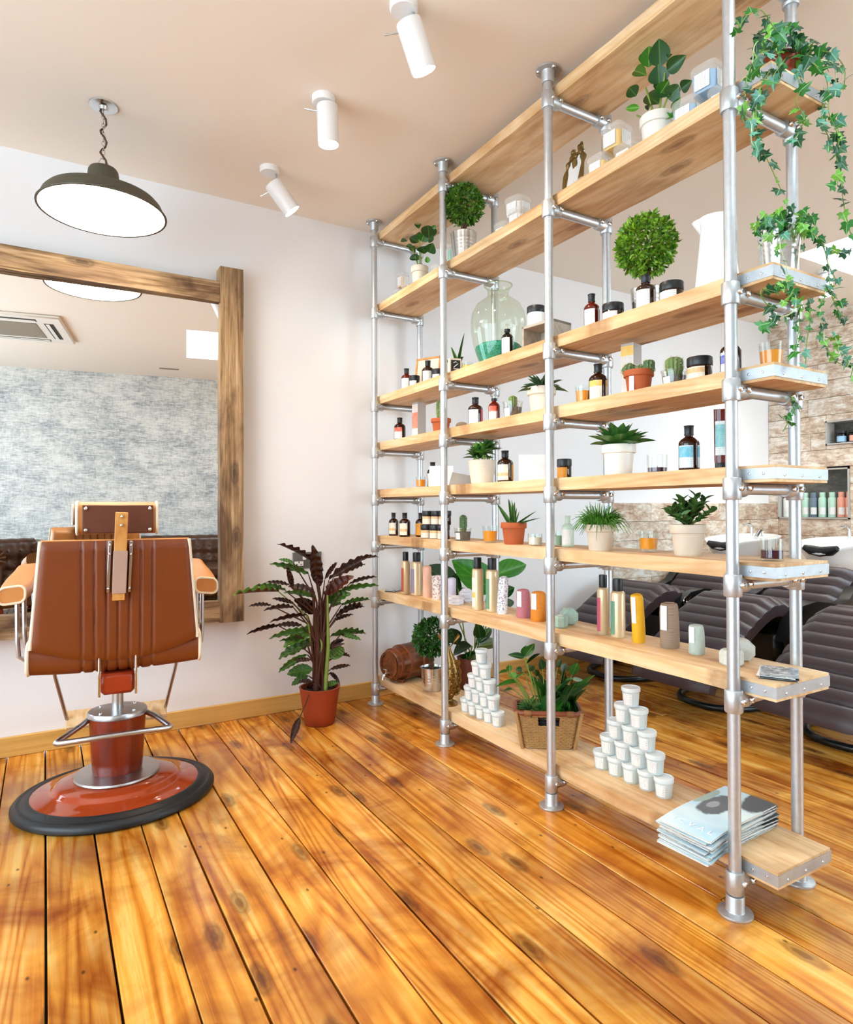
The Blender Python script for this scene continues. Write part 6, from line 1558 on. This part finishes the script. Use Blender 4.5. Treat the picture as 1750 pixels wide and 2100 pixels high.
# board 5: cacti
def cactus(t, c, r, h, mat, ribs=12, spines=70, seed=1, tilt=0.0):
    n = 48; prof = [(max(1e-4, r * math.sin(math.pi * min(1, (.16 + .84 * k / 12)) ) ** (.5 if h > 2 * r else .8)), h * k / 12) for k in range(13)]
    if h > 2 * r: prof = [(r * (.75 + .25 * min(1, k / 3)), h * .8 * k / 8) for k in range(9)] + [(r * math.cos(a), h * .8 + h * .2 * math.sin(a)) for a in [R(22), R(45), R(68), R(88)]]
    M = T(*c) @ RX(tilt)
    body = part('cactus', MB().lathe(prof, n, M, True, True, wob=lambda a, z: 1 + .09 * math.cos(ribs * a)), mat, t, 70)
    rnd = random.Random(seed); mb = MB()
    for k in range(spines):
        q = rnd.randrange(1, len(prof) - 1); a = 2 * math.pi * rnd.randrange(ribs) / ribs; rr_, z = prof[q]; z += rnd.uniform(-.4, .4) * h / 12; p = Vector((rr_ * 1.08 * math.cos(a), rr_ * 1.08 * math.sin(a), z))
        for s in range(3):
            d = Vector((math.cos(a + rnd.uniform(-.8, .8)), math.sin(a + rnd.uniform(-.8, .8)), rnd.uniform(-.3, .7))).normalized(); mb.tube([tuple(p), tuple(p + d * r * .28)], [.0006, .0002], 3, caps=False, M=M)
    part('spines', mb, 'cactus_spine', body, 0, 'stuff')
t = pot('cactus_plant', 'terracotta', 5, 1.765, 2.845, .075, .052, 'two hairy column cacti in a terracotta pot left of the second upright')
cactus(t, (.006, .022, .065), .017, .11, 'cactus_green', 12, 110, 2); cactus(t, (0, -.016, .065), .016, .092, 'cactus_green', 12, 110, 3)
def clear_pot(L, x, y, h, r, label):
    t = thing('cactus_plant', label, 'plant', (x, y, ZS[L]), 0, 'cacti in clear plastic tubs')
    part('tub', MB().lathe([(r * .78, 0), (r * .8, .002), (r * .95, h * .93), (r, h * .94), (r, h), (r * .94, h)], 26, None, True, False), 'clear_plastic', t)
    part('gravel', MB().lathe([(r * .76, .003), (r * .88, h * .68), (.001, h * .70)], 22), 'gravel_grey', t)
    a = facing(x, y) - .75; part('label', patch(r * .83, h * .1, h * .62, a - .4, a + .4, 8, r * .91), 'paper_white', t); return t
t = clear_pot(5, 1.775, 2.262, .078, .045, 'striped cactus in a clear tub of gravel left of the agave'); cactus(t, (0, 0, .05), .018, .055, 'cactus_green', 10, 60, 4)
t = clear_pot(5, 1.785, 1.421, .060, .042, 'round golden cactus in a clear tub of gravel right of the cactus trio'); cactus(t, (0, 0, .04), .026, .065, 'cactus_green', 14, 120, 5)
t = clear_pot(3, 1.758, 2.637, .062, .045, 'column cactus in a clear tub of gravel right of the stacked jars'); cactus(t, (.0, -.005, .04), .017, .085, 'cactus_dark', 9, 70, 6)
t = pot('cactus_plant', 'terracotta', 5, 1.752, 1.540, .078, .050, 'trio of round cacti in a terracotta pot on the fourth highest board')
cactus(t, (-.012, .028, .065), .026, .046, 'cactus_dark', 13, 90, 7); cactus(t, (.005, -.006, .065), .024, .036, 'cactus_dark', 13, 80, 8); cactus(t, (.012, -.034, .066), .018, .045, 'cactus_dark', 12, 70, 9)
part('pot_label', MB().box((0, 0, 0), (.002, .018, .05), 0, T(*(Vector((math.cos(facing(1.75, 1.54) - .55), math.sin(facing(1.75, 1.54) - .55), 0)) * .0435)) @ T(0, 0, .03) @ RZ(facing(1.75, 1.54) - .55)), 'paper_white', t, 0)
t = pot('agave', 'cream_pot', 5, 1.805, 2.105, .118, .060, 'spiky agave in a cream pot partly behind the third upright')
rosette(t, .105, 'agave_leaf', 40, .095, .021, rnd, 80, 5)
# board 4
t = pot('succulent', 'cream_pot', 4, 1.785, 2.511, .114, .066, 'leafy succulent in a cream ribbed pot right of the second upright', rim=False, ribs=1, taper=.78)
for k in range(9):
    a = k * 2.4; r_ = .035 * math.sqrt(k / 9); c = Vector((r_ * math.cos(a), r_ * math.sin(a), .105))
    part('stem', MB().tube([tuple(c), (c.x * 1.6, c.y * 1.6, .135)], .004, 6), 'stem_green', t)
    for q in range(11):
        az = q * 2.4 + k; el = R(78 - 8 * q); d = Vector((math.cos(az) * math.cos(el), math.sin(az) * math.cos(el), math.sin(el))); b = t.location + Vector((c.x * 1.6, c.y * 1.6, .128 + .016 * (k % 3)))
        put_leaf(leafmesh('ovate', 'succulent_leaf' if (q + k) % 4 else 'leaf_light'), t, b, b + d * .058, .024, rnd, up=Vector((-math.cos(az), -math.sin(az), 1.2)))
t = pot('succulent', 'white_pot', 4, 1.785, 1.662, .112, .060, 'broad leaved rosette succulent in a white pot right of the third upright')
succulent_leaves(t, .105, 'succulent_leaf', 30, .118, .050, rnd, 80, 6, .012)
# board 3
t = pot('aloe', 'terracotta', 3, 1.755, 2.234, .094, .056, 'aloe with long arching leaves in a terracotta pot')
for (dx, dy, dz, w) in ((-.03, .085, .10, .022), (.0, .035, .118, .024), (.01, .13, .085, .018), (.0, -.02, .07, .014), (.03, -.10, .055, .013), (.02, -.13, .03, .012), (-.02, -.06, .05, .013), (.03, .06, .09, .018), (-.03, -.03, .10, .016), (.02, .02, .105, .02)):
    b = t.location + Vector((dx * .15, dy * .15, .08)); put_leaf(leafmesh('strap', 'aloe_leaf'), t, b, t.location + Vector((dx, dy, .085 + dz)), w, rnd, .15)
t = pot('grassy_cactus', 'beige_pot', 3, 1.735, 1.706, .095, .054, 'fine trailing green mistletoe cactus in a beige pot')
mb = MB()
for k in range(420):
    az = rnd.uniform(0, 6.28); l = rnd.uniform(.05, .105); el = R(rnd.uniform(15, 85)); r0 = .035 * math.sqrt(rnd.random()); b = Vector((r0 * math.cos(az), r0 * math.sin(az), .09)); d = Vector((math.cos(az) * math.cos(el), math.sin(az) * math.cos(el), math.sin(el)))
    m = b + d * l * .55; e = b + d * l * .9 + Vector((0, 0, -l * rnd.uniform(.25, .75) * math.cos(el))); mb.tube([tuple(b), tuple(m), tuple(e)], [.0015, .0014, .0008], 3, caps=False)
part('foliage', mb, 'grassy', t, 0, 'stuff')
t = pot('jade_plant', 'beige_pot', 3, 1.775, 1.365, .100, .055, 'jade plant with chunky leaves in a beige pot left of the nearest upright')
for k in range(13):
    az = k * 2.39 ; el = R(82 - 4.5 * k); l = .078 + .012 * (k % 3); b = Vector((0, 0, .09)); d = Vector((math.cos(az) * math.cos(el), math.sin(az) * math.cos(el), math.sin(el))); e = b + d * l
    part('branch', MB().tube(bend(b, e, .008), .0042, 6), 'trunk_bark' if k % 2 else 'stem_green', t)
    for q in range(11):
        a2 = q * 1.9 + k; s_ = .35 + .65 * q / 10; p = b.lerp(e, s_); dd = (d * .8 + Vector((math.cos(a2), math.sin(a2), .15)) * .9).normalized()
        put_leaf(leafmesh('ovate', 'jade_leaf'), t, t.location + p, t.location + p + dd * .034, .018, rnd, up=d + Vector((0, 0, .4)))

# wicker basket of plants on the lowest board
bk = thing('wicker_basket', 'rectangular wicker basket full of green plants behind the third upright', 'basket', (1.800, 2.075, ZS[1]), R(-36))
bw, bd, bh = .262, .165, .150
def ring_pts(z, off, n=72, ph=0):
    k = .80 + .20 * z / bh; w, d, r = bw / 2 * k, bd / 2 * k, .02; out = []; per = []
    seg = [(-w + r, -d, w - r, -d), (w, -d + r, w, d - r), (w - r, d, -w + r, d), (-w, d - r, -w, -d + r)]; nor = [(0, -1), (1, 0), (0, 1), (-1, 0)]
    for (x0, y0, x1, y1), (nx, ny) in zip(seg, nor):
        m = n // 4
        for i in range(m):
            q = i / (m - 1); wv = off * math.cos(math.pi * (i + ph)); out.append((x0 + (x1 - x0) * q + nx * wv, y0 + (y1 - y0) * q + ny * wv, z))
    return out
mb = MB()
for j in range(19):
    z = .006 + j * .0072
    pts = ring_pts(z, .0026, 72, j % 2)
    if .098 < z < .132:
        # leave the hand hole open in the front face
        fr = pts[:18]; rest = pts[18:]; mb.tube(rest + fr[:6], .0036, 5); mb.tube(fr[12:] + rest[:1], .0036, 5)
    else: mb.tube(pts, .0036, 5, closed=True)
part('weave', mb, 'wicker', bk, 60, 'stuff')
mb = MB()
for (sx, sy) in ((-1, -1), (1, -1), (1, 1), (-1, 1)): mb.tube([(sx * bw / 2 * .80, sy * bd / 2 * .80, 0), (sx * bw / 2 * 1.0, sy * bd / 2 * 1.0, bh)], .007, 8)
part('corner_posts', mb, 'wicker', bk)
part('rim', MB().tube(ring_pts(bh - .003, 0, 48), .0105, 8, closed=True), 'rim_leather', bk)
for x in (-.085, .085): part('rim_binding', MB().tube([(x - .014, -bd / 2, bh - .003), (x + .014, -bd / 2, bh - .003)], .0125, 10), 'wicker_dark', bk)
part('lining', MB().box((0, 0, .058), (bw * .74, bd * .72, .115), .01), 'cap_black', bk); part('soil', MB().box((0, 0, .125), (bw * .90, bd * .86, .02), .006), 'soil', bk)
bp2 = thing('basket_plants', 'mixed green plants growing out of the wicker basket', 'plant', (1.800, 2.075, ZS[1] + .135))
rnd = random.Random(44); mm = {'d': 'leaf_dark', 'g': 'leaf_green', 'l': 'leaf_light', 'p': 'leaf_pale'}
for (bx, by, bz, ex, ey, ez, w, k) in BASKETLEAF:
    put_leaf(leafmesh('ovate', mm[k]), bp2, (bx, by, bz), (ex, ey, ez), w, rnd, .4)
    part('stem', MB().tube(bend(loc((1.80 + (bx - 1.8) * .35, 2.075 + (by - 2.075) * .35, ZS[1] + .13), bp2), loc((bx, by, bz), bp2), .02), .0022, 5), 'stem_green', bp2)
MBAS = Matrix.Translation(bp2.location) @ RZ(R(-36))
for k in range(46):
    az = k * 2.4; f = k / 45; el = R(80 - 80 * f); c = MBAS @ Vector((-.075, -.03, .0)); d = Vector((math.cos(az) * math.cos(el), math.sin(az) * math.cos(el), math.sin(el))); put_leaf(leafmesh('strap', 'spider_leaf'), bp2, c, c + d * rnd.uniform(.05, .085), .010, rnd, up=Vector((-math.cos(az) * math.sin(el), -math.sin(az) * math.sin(el), math.cos(el))))
for k in range(70):
    c = MBAS @ Vector((rnd.uniform(-.02, .11), rnd.uniform(-.05, .06), .0)); az = rnd.uniform(0, 6.28); el = R(rnd.uniform(45, 88)); d = Vector((math.cos(az) * math.cos(el), math.sin(az) * math.cos(el), math.sin(el))); put_leaf(leafmesh('strap', 'leaf_dark' if k % 3 else 'leaf_green'), bp2, c, c + d * rnd.uniform(.08, .19), .010, rnd, up=Vector((-math.cos(az) * math.sin(el), -math.sin(az) * math.sin(el), math.cos(el))))

# ivies
def ivy_leaf(mat):
    pts = [(0, -.06), (.16, -.22), (.46, -.18), (.34, .10), (.50, .34), (.22, .36), (0, .88), (-.22, .36), (-.50, .34), (-.34, .10), (-.46, -.18), (-.16, -.22)]
    vs = [(0, .12, .04)] + [(x, y, -.10 * abs(x) - .06 * y * y) for x, y in pts]; n = len(pts)
    return MB().add(vs, [(0, 1 + k, 1 + (k + 1) % n) for k in range(n)]).mesh('leaf', mat, 0)
IV = {m: ivy_leaf(m) for m in ('ivy_dark', 'ivy_green', 'ivy_light', 'ivy_blue')}
def ivy(t, strands, seed, weights, size=.032, step=.030, clump=None):
    rnd = random.Random(seed); base = Vector(t.location)
    def leaf(p, s):
        m = rnd.choices(list(IV), weights)[0]; d = Vector((rnd.uniform(-.9, .9), rnd.uniform(-.5, .5), rnd.uniform(-1.1, .35))).normalized(); n = (Vector((-.75, -.55, .25)) + Vector((rnd.uniform(-.8, .8), rnd.uniform(-.8, .8), rnd.uniform(-.6, .8)))); n = (n - d * n.dot(d)).normalized(); x = d.cross(n)
        o = link('leaf', IV[m], t); q = p - base; o.matrix_local = Matrix(((x.x * s, d.x * s, n.x * s, q.x), (x.y * s, d.y * s, n.y * s, q.y), (x.z * s, d.z * s, n.z * s, q.z), (0, 0, 0, 1)))
    for st in strands:
        P = [Vector(p) for p in st]; pts = []
        for i in range(len(P) - 1):
            p0, p1, p2, p3 = P[max(0, i - 1)], P[i], P[i + 1], P[min(len(P) - 1, i + 2)]
            for k in range(5):
                u = k / 5; pts.append(.5 * ((2 * p1) + (p2 - p0) * u + (2 * p0 - 5 * p1 + 4 * p2 - p3) * u * u + (3 * p1 - p0 - 3 * p2 + p3) * u ** 3))
        pts.append(P[-1]); part('vine', MB().tube([tuple(p - base) for p in pts], .0014, 5), 'stem_green' if rnd.random() < .6 else 'stem_pale', t)
        acc = 0.0; nxt = .01
        for a, b in zip(pts[:-1], pts[1:]):
            acc += (b - a).length
            if acc >= nxt: leaf(b + Vector((rnd.uniform(-.008, .008), rnd.uniform(-.008, .008), rnd.uniform(-.008, .008))), size * rnd.uniform(.55, 1.15)); nxt = acc + step * rnd.uniform(.6, 1.5)
    if clump:
        c, rad, n = clump
        for k in range(n):
            d = Vector((rnd.gauss(0, 1), rnd.gauss(0, 1), rnd.gauss(0, .7))).normalized() * rnd.uniform(.5, 1); leaf(Vector(c) + Vector((d.x * rad[0], d.y * rad[1], d.z * rad[2])), size * rnd.uniform(.6, 1.1))
t = pot('ivy_plant', 'terracotta_plastic', 7, 1.830, 1.085, .088, .052, 'trailing ivy in a terracotta pot at the top right', group='trailing ivies')
ivy(t, IVY_HIGH, 3, (5, 4, 2, 2), .040, .021, ((1.815, 1.07, ZS[7] + .105), (.11, .075, .065), 72))
t = pot('ivy_plant', 'zinc_pot', 6, 1.815, 1.082, .128, .056, 'trailing ivy in a zinc pot one board lower', ribs=1, rim=False, taper=.8, group='trailing ivies')
ivy(t, IVY_LOW + IVY_TAIL, 4, (4, 4, 3, 2), .032, .019, ((1.815, 1.06, ZS[6] + .140), (.105, .075, .065), 90))
